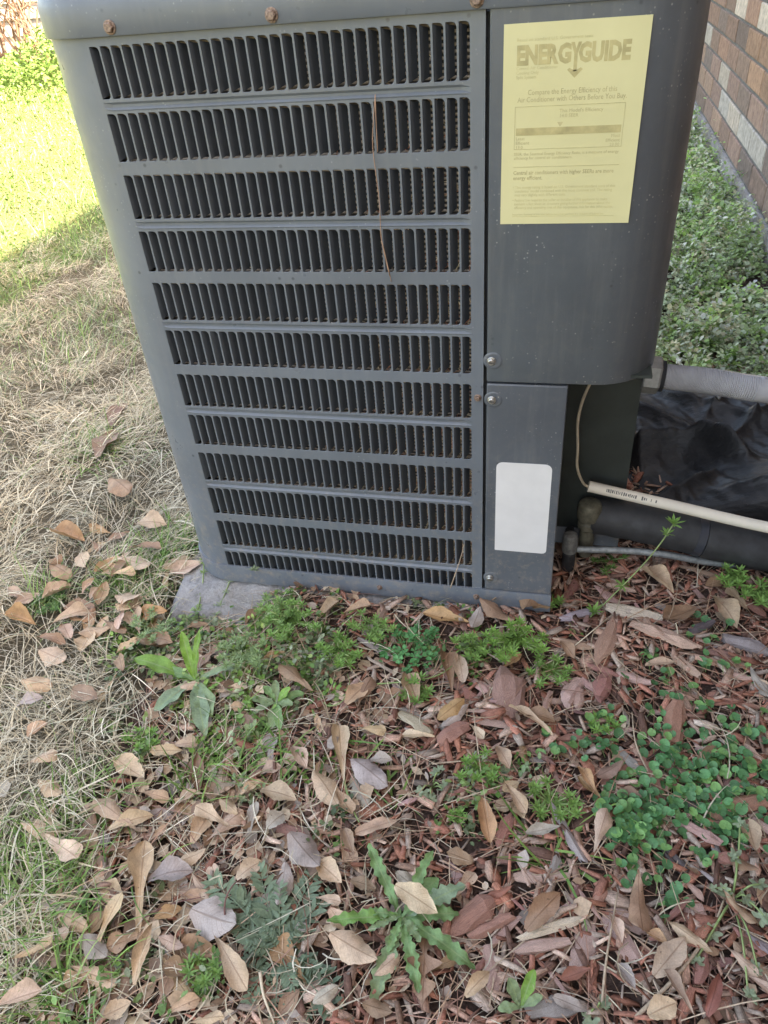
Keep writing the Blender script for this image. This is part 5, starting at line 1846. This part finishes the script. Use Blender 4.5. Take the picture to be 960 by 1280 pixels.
def tuft(label, u, v, n, spread, hgt, **k):
    st = []
    n = int(n * 1.5); hgt *= 1.25
    for i in range(n):
        a = 2 * math.pi * i / n + random.uniform(-.4, .4); r = 1.1 * spread * random.uniform(0.5, 1.0)
        st.append([(u, v, 0.002), (u + r * 0.55 * math.cos(a), v + r * 0.45 * math.sin(a), hgt * 0.7), (u + r * math.cos(a), v + r * 0.8 * math.sin(a), hgt * random.uniform(0.6, 1.1))])
    return cleavers(label, st, **k)
cleavers('cleavers with one long bare stem reaching up across the insulated pipe', [[(712, 795, 0.003), (755, 755, 0.035), (800, 710, 0.085), (825, 680, 0.12), (842, 655, 0.15)], [(712, 795, .003), (735, 775, .02), (742, 765, .03)]], L=0.019, gap=(0.10, 0.11))
tuft('single sprig of cleavers touching the lower right corner of the unit', 690, 752, 2, 14, 0.022, L=0.015)
tuft('bright bushy clump of cleavers below the white label', 645, 800, 9, 34, 0.040, L=0.013, col=(0.20, 0.35, 0.08))
tuft('trailing cleavers between the bushy clump and the red bark chips', 690, 838, 6, 28, 0.02, L=0.012, col=(0.20, 0.34, 0.09))
tuft('tall cleavers below the bottom row of louvers, right of the concrete pad', 362, 775, 7, 32, 0.045, L=0.012, col=(0.19, 0.33, 0.09))
tuft('dense cleavers clump between the concrete pad and the clover', 425, 815, 9, 30, 0.03, L=0.012)
cleavers('pale hairy sprig leaning up in front of the concrete pad', [[(262, 790, 0.004), (280, 745, 0.03), (300, 700, 0.06), (318, 712, 0.075)], [(262, 790, .004), (270, 760, .02)]], col=(0.27, 0.33, 0.20), L=0.011)
cleavers('thin upright sprigs at the left edge of the concrete pad', [[(240, 790, 0.003), (252, 740, 0.03), (255, 700, 0.05)], [(240, 790, .003), (275, 745, .02), (283, 735, .03)], [(240, 790, .003), (225, 760, .02)]], col=(0.22, 0.33, 0.10), L=0.011)
tuft('cleavers growing under the right end of the insulated pipe', 918, 722, 4, 18, 0.03, L=0.015)
tuft('cleavers at the right edge of the picture below the insulated pipe', 950, 740, 5, 22, 0.03, L=0.015)
tuft('cleavers just below the clover clump', 520, 862, 5, 22, 0.02, L=0.014, col=(0.19, 0.33, 0.09))
tuft('sprawling cleavers between the toothed rosette and the round leaved patch', 690, 1005, 6, 34, 0.02, L=0.013, col=(0.20, 0.33, 0.09))
tuft('cleavers beside the long curved pinkish leaf', 600, 960, 5, 26, 0.02, L=0.012)
tuft('cleavers sprig left of the big round leaved patch', 755, 905, 4, 16, 0.02, L=0.011)
tuft('small cleavers at the lower left, under the upright leaved weed', 180, 925, 5, 22, 0.02, L=0.012)
tuft('green cleavers left of the fallen leaf pile near the bottom left', 250, 1215, 5, 20, 0.02, L=0.012, col=(0.17, 0.29, 0.08))
tuft('tiny green sprig above the toothed rosette', 572, 1022, 5, 11, 0.012, L=0.008)
tuft('cleavers beside the valves behind the bare pipe', 760, 700, 4, 22, 0.015, L=0.012, col=(0.13, 0.24, 0.06))
tuft('low cleavers under the bottom louvers left of the clover', 465, 785, 6, 24, 0.03, L=0.012, col=(0.21, 0.35, 0.10))
tuft('cleavers right at the foot of the unit beside the concrete pad', 338, 765, 6, 22, 0.035, L=0.012, col=(0.23, 0.36, 0.12))
tuft('cleavers between the clover and the bushy clump', 590, 810, 6, 24, 0.025, L=0.012, col=(0.20, 0.34, 0.09))
tuft('leafy sprigs in front of the concrete pad between the two rosettes', 305, 815, 8, 30, 0.04, L=0.011, col=(0.24, 0.34, 0.15))
tuft('sprigs spreading left of the upright leaved weed', 190, 785, 7, 30, 0.035, L=0.011, col=(0.24, 0.33, 0.15))
tuft('green sprig in the dry grass on the far left', 62, 752, 6, 20, 0.02, L=0.013, col=(0.12, 0.22, 0.07))

def ferny():
    """grey green plant with finely cut leaves"""
    c = gp(352, 1195)
    t = empty('ferny_weed', tuple(c))
    tag(t, 'grey green ferny weed with finely cut leaves left of the toothed rosette', 'weed')
    tips = [(300, 1120, .02), (325, 1090, .03), (395, 1090, .02), (350, 1110, .035), (285, 1150, .02), (290, 1205, .015), (310, 1250, .015), (345, 1275, .01), (385, 1262, .01), (425, 1275, .01), (400, 1215, .02), (330, 1160, .04), (375, 1150, .04), (430, 1240, .01), (310, 1180, .03), (365, 1230, .03), (270, 1105, .02), (410, 1120, .02)]
    for k, (u, v, z) in enumerate(tips):
        p = ground_at(u, v, c[2] + z) - c
        B = Bulk()
        base = np.array([0, 0, 0.004])
        col = np.array((0.20, 0.27, 0.17)) * random.uniform(0.8, 1.2)
        L = np.linalg.norm(p)
        az = math.atan2(p[1], p[0])
        n = 9
        for i in range(n):
            s = 0.2 + 0.8 * i / (n - 1)
            q = base + (p - base) * s + np.array([0, 0, 0.25 * L * s * (1 - s)])
            ll = L * 0.30 * (1.15 - 0.6 * s)
            m = 2 if i < n - 1 else 3
            aa = np.array([az + 0.85, az - 0.85, az][:m]) + rng.normal(0, .15, m)
            V, Q, T, C = ovals(np.repeat(q[None], m, 0), aa, rng.normal(0.1, .25, m), rng.normal(0, .3, m), np.full(m, ll), np.full(m, ll * 0.36), np.tile(col, (m, 1)))
            B.add(V, Q, T, C)
            aa2 = np.array([az + 1.5, az - 1.5]) + rng.normal(0, .15, 2)
            q2 = q + np.array([math.cos(aa[0]), math.sin(aa[0]), 0]) * ll * 0.4
            V, Q, T, C = ovals(np.stack([q2, q]), aa2, rng.normal(0.1, .2, 2), rng.normal(0, .3, 2), np.full(2, ll * .5), np.full(2, ll * 0.2), np.tile(col, (2, 1)))
            B.add(V, Q, T, C)
        st = np.stack([base, base])
        V, Q, C = ribbons(base[None], np.array([az]), np.array([L]), np.array([0.002]), np.array([math.atan2(p[2], L) + .5]), np.array([math.atan2(p[2], L) - .5]), np.array([0.0]), col[None], 6)
        B.add(V, Q, None, C)
        V, Q, T, C = B.get()
        obj('leaf', mesh_np('leaf', V, Q, T, M['green'], C, True), t)
ferny()

def pale_lobed(name, label, u, v, spots, size):
    """little plants with round, cut, pale grey-green leaves on stems"""
    c = gp(u, v)
    t = empty(name, tuple(c))
    tag(t, label, 'weed')
    mb = MB()
    n = 25
    V = [(0, 0, 0)]; 
    for k in range(n):
        a = -2.6 + 5.2 * k / (n - 1)
        r = 0.5 * (0.78 + 0.22 * math.cos(a * 6.0)) * (1 if abs(math.sin(a * 3)) > .1 else .9)
        V.append((r * math.cos(a), r * math.sin(a), 0.07 + 0.05 * math.cos(a * 6)))
    F = [(0, k + 1, k + 2) for k in range(n - 1)]
    me = mesh_np('leaf', V, None, F, M['weed'], None, True, [(0.2, 0.9)] * len(V))
    for (a, b, z) in spots:
        p = ground_at(a, b, c[2] + z) - c
        mb.tube(spline([(0, 0, 0), (p[0] * .5, p[1] * .5, p[2] * .5 + 0.012), tuple(p)], 6), 0.0011, 5)
        for q in range(2):
            o = obj('leaf', me, t, (p[0] + random.uniform(-.004, .004), p[1] + random.uniform(-.004, .004), p[2] + 0.003 * q))
            s = size * random.uniform(.8, 1.2) * (1 - 0.3 * q)
            o.scale = (s, s, s)
            o.rotation_euler = (random.uniform(-.4, .4), random.uniform(-.4, .4), random.uniform(0, 6.28))
            g = random.uniform(.9, 1.15)
            o.color = (0.27 * g, 0.33 * g, 0.20 * g, 1)
    mb.build('stem', bpy.data.materials['stem_green'], t, True)['kind'] = 'stuff'
pale_lobed('lobed_weed', 'pale lobed leaf weed just right of the largest three lobed leaf', 540, 985, [(525, 992, .014), (550, 965, .016), (552, 985, .016), (538, 1000, .012), (560, 995, .01)], 0.019)
pale_lobed('lobed_weed', 'pale lobed weed spreading along the right edge, lower corner', 915, 1125, [(925, 1030, .03), (905, 1115, .02), (935, 1125, .02), (890, 1165, .015), (950, 1105, .02), (870, 1200, .015), (935, 1240, .015), (920, 1075, .03), (955, 1145, .02), (948, 1215, .015), (895, 1110, .02)], 0.018)
pale_lobed('lobed_weed', 'pale lobed weed near the bottom between the rosettes', 745, 1265, [(750, 1255, .012), (735, 1270, .01)], 0.018)

# ------------------------------------------------------------------ clover clump
def clover():
    c = gp(515, 812)
    t = empty('clover_clump', tuple(c))
    tag(t, 'dark green clump of clover with three part leaves below the middle of the unit', 'clover')
    V = []; F = []
    for k in range(3):
        a = k * 2.094
        n0 = len(V)
        pts = [(0.03, 0, 0.0), (0.25, 0.2, .08), (0.46, 0.24, .1), (0.52, 0.1, .08), (0.46, 0.0, .03), (0.52, -0.1, .08), (0.46, -0.24, .1), (0.25, -0.2, .08)]
        for x, y, z in pts:
            V.append((x * math.cos(a) - y * math.sin(a), x * math.sin(a) + y * math.cos(a), z))
        F += [(n0, n0 + 1, n0 + 4), (n0 + 1, n0 + 2, n0 + 4), (n0 + 2, n0 + 3, n0 + 4), (n0, n0 + 4, n0 + 7), (n0 + 7, n0 + 4, n0 + 6), (n0 + 6, n0 + 4, n0 + 5)]
    F = [tuple(reversed(f)) for f in F]
    me = mesh_np('leaf', V, None, F, M['weed'], None, True, [(0.2, 0.9)] * len(V))
    mb = MB()
    for k in range(75):
        a = random.uniform(0, 6.28); r = math.sqrt(random.random())
        x, y = 0.048 * r * math.cos(a), 0.052 * r * math.sin(a)
        z = 0.034 * (1 - 0.6 * r * r) * random.uniform(.6, 1.05)
        s = random.uniform(0.011, 0.017)
        o = obj('leaf', me, t, (x, y, z))
        o.scale = (s, s, s)
        o.rotation_euler = (random.uniform(-.4, .4), random.uniform(-.4, .4), random.uniform(0, 6.28))
        g = random.uniform(.75, 1.2)
        o.color = (0.10 * g, 0.30 * g, 0.10 * g, 1)
        mb.tube([(x * .4, y * .4, 0), (x * .8, y * .8, z * .6), (x, y, z)], 0.0007, 4)
    mb.build('stem', bpy.data.materials['stem_green'], t, True)['kind'] = 'stuff'
clover()

# ------------------------------------------------------------------ round leaved ground cover
def round_cover():
    n = 14
    def disc(seed):
        r = random.Random(seed)
        V = [(0, 0, 0.0)]
        for k in range(n):
            a = 0.10 + (2 * math.pi - 0.2) * k / (n - 1)
            rr = 0.5 * r.uniform(.96, 1.04) * (0.80 if k in (0, n - 1) else 1.0)
            V.append((rr * math.cos(a), rr * math.sin(a), 0.10 + 0.04 * math.sin(a * 2 + seed)))
            V.append((rr * .5 * math.cos(a), rr * .5 * math.sin(a), 0.02))
        T = [(0, 2 + 2 * k, 4 + 2 * k) for k in range(n - 1)]
        Q = [(2 + 2 * k, 1 + 2 * k, 3 + 2 * k, 4 + 2 * k) for k in range(n - 1)]
        return mesh_np('leaf', V, Q, T, M['weed'], None, True, [(0.2, 0.9)] * len(V))
    D = [disc(i) for i in range(3)]
    groups = [('dense patch of round dark green leaves over the mulch on the right', [(835, 950, 70, 42, 80), (800, 1020, 45, 35, 62), (890, 960, 55, 45, 66), (850, 890, 35, 22, 30), (905, 1010, 45, 25, 28), (785, 1050, 22, 20, 16), (925, 910, 30, 25, 14), (860, 995, 35, 20, 18)]),
              ('lower part of the round leaved patch reaching towards the right edge', [(850, 1005, 60, 34, 90), (905, 1045, 36, 24, 34), (795, 1050, 26, 22, 44), (940, 985, 22, 30, 30), (760, 1010, 16, 22, 14)]),
              ('few round green leaves around the shiny brown leaf', [(815, 1100, 34, 22, 12), (838, 1125, 30, 12, 7), (779, 1088, 10, 9, 4), (870, 1082, 18, 12, 6), (830, 1153, 3, 3, 1)]),
              ('round green leaves beside the pinkish bark chip under the insulated pipe', [(885, 800, 18, 20, 12), (808, 820, 14, 12, 6), (905, 835, 45, 14, 12), (872, 775, 4, 4, 1), (820, 850, 16, 14, 6), (790, 862, 25, 10, 4)]),
              ('small cluster of round leaves left of the dense round leaved patch', [(692, 940, 14, 14, 9), (715, 938, 10, 12, 5), (750, 905, 22, 10, 8), (762, 977, 3, 3, 1), (735, 925, 30, 20, 5)])]
    for label, blobs in groups:
        c = gp(blobs[0][0], blobs[0][1])
        t = empty('round_leaf_patch', tuple(c))
        tag(t, label, 'ground cover')
        mb = MB()
        for (u, v, su, sv, m) in blobs:
            for k in range(m):
                uu = u + random.gauss(0, su * .62); vv = v + random.gauss(0, sv * .62)
                z = random.uniform(0.007, 0.024)
                g = gp(uu, vv)
                p = Vector((g[0], g[1], g[2] + z)) - Vector(c)
                o = obj('leaf', random.choice(D), t, tuple(p))
                s = random.uniform(0.0085, 0.0145)
                o.scale = (s, s, s)
                o.rotation_euler = (random.gauss(0, .3), random.gauss(0, .3), random.uniform(0, 6.28))
                w = random.uniform(.7, 1.25)
                o.color = (0.10 * w, 0.26 * w, 0.10 * w, 1) if random.random() > .25 else (0.19 * w, 0.38 * w, 0.12 * w, 1)
                mb.tube([p + Vector((random.uniform(-.008, .008), random.uniform(-.008, .008), -z)), p], 0.0006, 4, False)
        mb.build('stem', bpy.data.materials['stem_green'], t, True)['kind'] = 'stuff'
round_cover()

# ------------------------------------------------------------------ twigs, the needle on the grille, bare shrub
def twig(label, pts, r, m, name='twig', cat='twig'):
    mb = MB()
    path = spline(pts, 8)
    mb.tube(path, [r * (1 - 0.5 * i / len(path)) for i in range(len(path))], 6)
    o = mb.build(name, m, None, True)
    tag(o, label, cat)
M['twig'] = simple('dry_twig', (0.40, 0.30, 0.21), 0.8, var=0.3, scale=200)
M['redtwig'] = simple('red_twig', (0.16, 0.075, 0.065), 0.7, var=0.3, scale=200)
M['palestem'] = simple('pale_stem', (0.62, 0.52, 0.38), 0.7, var=0.15, scale=200)
def on_front(u, v, y=-0.002):
    d = ray(u, v); t = (y - CAM[1]) / d[1]
    return tuple(CAM + t * d)
def hanging():
    t = empty('hanging_pine_needle', on_front(469, 118, -0.004))
    tag(t, 'long brown pine needle caught on the louvers of the front panel', 'pine needle')
    o = Vector(t.location)
    for pts in ([(469, 118), (467, 150), (466, 185), (474, 250), (477, 300), (487, 345)], [(469, 118), (470, 150), (472, 190)], [(477, 300), (483, 325), (489, 352)]):
        mb = MB(); mb.tube(spline([Vector(on_front(u, v, -0.004 - 0.002 * (i % 2))) - o for i, (u, v) in enumerate(pts)], 6), 0.0005, 5)
        mb.build('needle', simple('brown_needle', (0.36, 0.22, 0.15), 0.6), t, True)
hanging()
twig('dry stem leaning on the bottom louvers near the seam', [on_front(563, 735, -0.02), on_front(575, 700, -0.012), on_front(580, 680, -0.004)], 0.0009, M['twig'])
def gtw(label, pts, r, m):
    P = []
    for (u, v, z) in pts:
        g = gp(u, v); P.append(tuple(ground_at(u, v, g[2] + z)))
    twig(label, P, r, m)
gtw('pale curved stem standing up at the bottom left of the ferny weed', [(325, 1215, .03), (330, 1245, .02), (343, 1279, .012)], 0.0019, M['palestem'])
gtw('dark red looping stem left of the ferny weed', [(283, 1165, .004), (281, 1130, .03), (290, 1108, .04), (302, 1098, .035)], 0.0013, M['redtwig'])
gtw('long dark red stem across the grey leaf at the lower left', [(178, 1148, .02), (215, 1130, .022), (258, 1120, .018)], 0.0009, M['redtwig'])
gtw('long thin twig lying diagonal at the lower right corner', [(795, 1272, .012), (850, 1215, .016), (890, 1160, .018), (905, 1125, .015)], 0.0022, M['twig'])
gtw('upright brown twig beside the shiny brown leaf', [(752, 1260, .010), (758, 1200, .016), (772, 1115, .02)], 0.0017, M['twig'])
gtw('thin twig stuck in the round leaved patch', [(815, 975, .012), (795, 930, .022), (790, 890, .02)], 0.0015, M['twig'])
gtw('pale stem sweeping over the mulch above the round leaved patch', [(640, 850, .006), (700, 820, .014), (745, 785, .02), (765, 768, .015)], 0.0011, M['palestem'])
gtw('green looping runner below the small pale rosette', [(398, 868, .010), (410, 882, .014), (428, 876, .016), (437, 855, .018), (434, 842, .012)], 0.0010, bpy.data.materials['stem_green'])
gtw('green runner stem stretching from the clover to the left', [(470, 855, .012), (505, 852, .018), (545, 845, .02), (575, 825, .016), (590, 812, .014)], 0.0012, bpy.data.materials['stem_green'])
gtw('straight brown twig lying below the long curved leaf', [(540, 955, .010), (600, 947, .012), (650, 925, .012)], 0.0012, M['twig'])
gtw('short grey stick left of the toothed rosette in the leaves', [(202, 1184, .008), (218, 1200, .010), (231, 1214, .008)], 0.0018, simple('grey_stick', (0.36, 0.33, 0.31), 0.85))
mb = MB()
p = gp(208, 805)
mb.tube(spline([(p[0] - .012, p[1] - .012, p[2] + .004), (p[0], p[1], p[2] + .008), (p[0] + .012, p[1] + .012, p[2] + .006)], 6), [0.0055] * 13, 10)
tag(mb.build('rubber_scrap', M['foam'], None, True), 'short black rubber scrap in the weeds left of the upright leaved weed', 'rubber scrap')

def shrub():
    base = Vector((-6.2, 8.6, 0))
    t = empty('bare_shrub', tuple(base))
    tag(t, 'leafless brown shrub against the pale siding in the top left corner', 'shrub')
    r = random.Random(9)
    m = simple('shrub_twig', (0.17, 0.10, 0.07), 0.8)
    for k in range(26):
        a = r.uniform(0, 6.28); h = r.uniform(0.7, 1.6); s = r.uniform(0.1, 0.7)
        mb = MB()
        p0 = Vector((r.uniform(-.5, .5), r.uniform(-.2, .2), 0))
        p1 = p0 + Vector((s * .4 * math.cos(a), s * .4 * math.sin(a), h * .5)); p2 = p0 + Vector((s * math.cos(a), s * math.sin(a), h))
        mb.tube(spline([p0, p1, p2], 6), [0.018, .017, .016, .015, .014, .013, .012, .011, .010, .009, .008, .007, .005], 5)
        for q in range(5):
            f = r.uniform(.35, .95); b = p0 + (p2 - p0) * f
            e = b + Vector((r.uniform(-.3, .3), r.uniform(-.3, .3), r.uniform(.05, .3)))
            mb.tube([b, (b + e) / 2 + Vector((0, 0, .03)), e], [0.007, .005, .003], 4)
        mb.build('branch', m, t, True)
    # rank green growth at its foot
    c = Vector((-4.6, 7.0, 0))
    B = Bulk()
    n = 9000
    x = rng.normal(-4.3, 0.75, n); y = rng.normal(6.9, 0.8, n)
    hh = 0.55 * np.exp(-(((x + 4.3) / 0.8) ** 2 + ((y - 6.9) / 0.9) ** 2))
    z = rng.uniform(0, 1, n) ** 0.7 * hh
    L = rng.uniform(0.03, 0.06, n)
    V, Q, T, C = ovals(np.stack([x, y, z], -1), rng.uniform(0, 6.28, n), rng.normal(.2, .5, n), rng.normal(0, .5, n), L, L * .6, pick([(0.13, 0.22, 0.05), (0.18, 0.27, 0.07), (0.10, 0.17, 0.04)], n, .2))
    B.add(V, Q, T, C)
    V, Q, T, C = B.get()
    stuff('tall_weeds', V, Q, T, C, M['green'], 'taller bright green weeds at the top left behind the sunny lawn', 'weeds')
shrub()

# ------------------------------------------------------------------ labels for leaves and chips: rank by distance from a landmark
LAND = [('the concrete pad', gp(275, 745)), ('the toothed rosette', gp(504, 1157)), ('the upright leaved weed', gp(248, 862)), ('the clover clump', gp(515, 812)), ('the dense round leaved patch', gp(835, 950)),
        ('the ferny weed', gp(352, 1195)), ("the unit's lower right corner", gp(690, 752)), ('the bottom right corner', gp(960, 1280)), ('the bottom left corner', gp(0, 1280)),
        ('the middle left edge', gp(0, 760)), ("the insulated pipe's right end", gp(950, 720)), ('the small pale rosette', gp(348, 888))]
ONES = ['', 'second', 'third', 'fourth', 'fifth', 'sixth', 'seventh', 'eighth', 'ninth', 'tenth', 'eleventh', 'twelfth', 'thirteenth', 'fourteenth', 'fifteenth', 'sixteenth', 'seventeenth', 'eighteenth', 'nineteenth', 'twentieth']
def ordinal(i):
    if i < 20:
        return ONES[i]
    base = {2: 'twenty', 3: 'thirty', 4: 'forty', 5: 'fifty'}[(i + 1) // 10]
    return base + '-' + (['', 'first'] + ONES[1:9])[(i + 1) % 10] if (i + 1) % 10 else {3: 'thirtieth', 4: 'fortieth', 5: 'fiftieth'}[(i + 1) // 10]
def rank_labels(items, word, noun, cat, group):
    by = {}
    for it in items:
        o = it[0]
        best = min(range(len(LAND)), key=lambda k: (o.location.x - LAND[k][1][0]) ** 2 + (o.location.y - LAND[k][1][1]) ** 2)
        dist = math.hypot(o.location.x - LAND[best][1][0], o.location.y - LAND[best][1][1])
        by.setdefault((best, word(it)), []).append((dist, o))
    for (b, w), lst in by.items():
        lst.sort(key=lambda q: q[0])
        for i, (d_, o) in enumerate(lst):
            tag(o, ' '.join(('%s %s, %s nearest such to %s' % (w, noun, ordinal(i), LAND[b][0])).replace(',  ', ', ').split()), cat, group)
rank_labels(leaves, lambda it: LWORD[it[1]] + ' ' + LSHAPE[it[2]], 'leaf', 'leaf', 'fallen oak leaves on the ground')
rank_labels(chips, lambda it: ('large ' if it[2] > 0.045 else 'small ') + CWORD[it[1]], 'bark chip', 'bark chip', 'bark chips of the mulch')
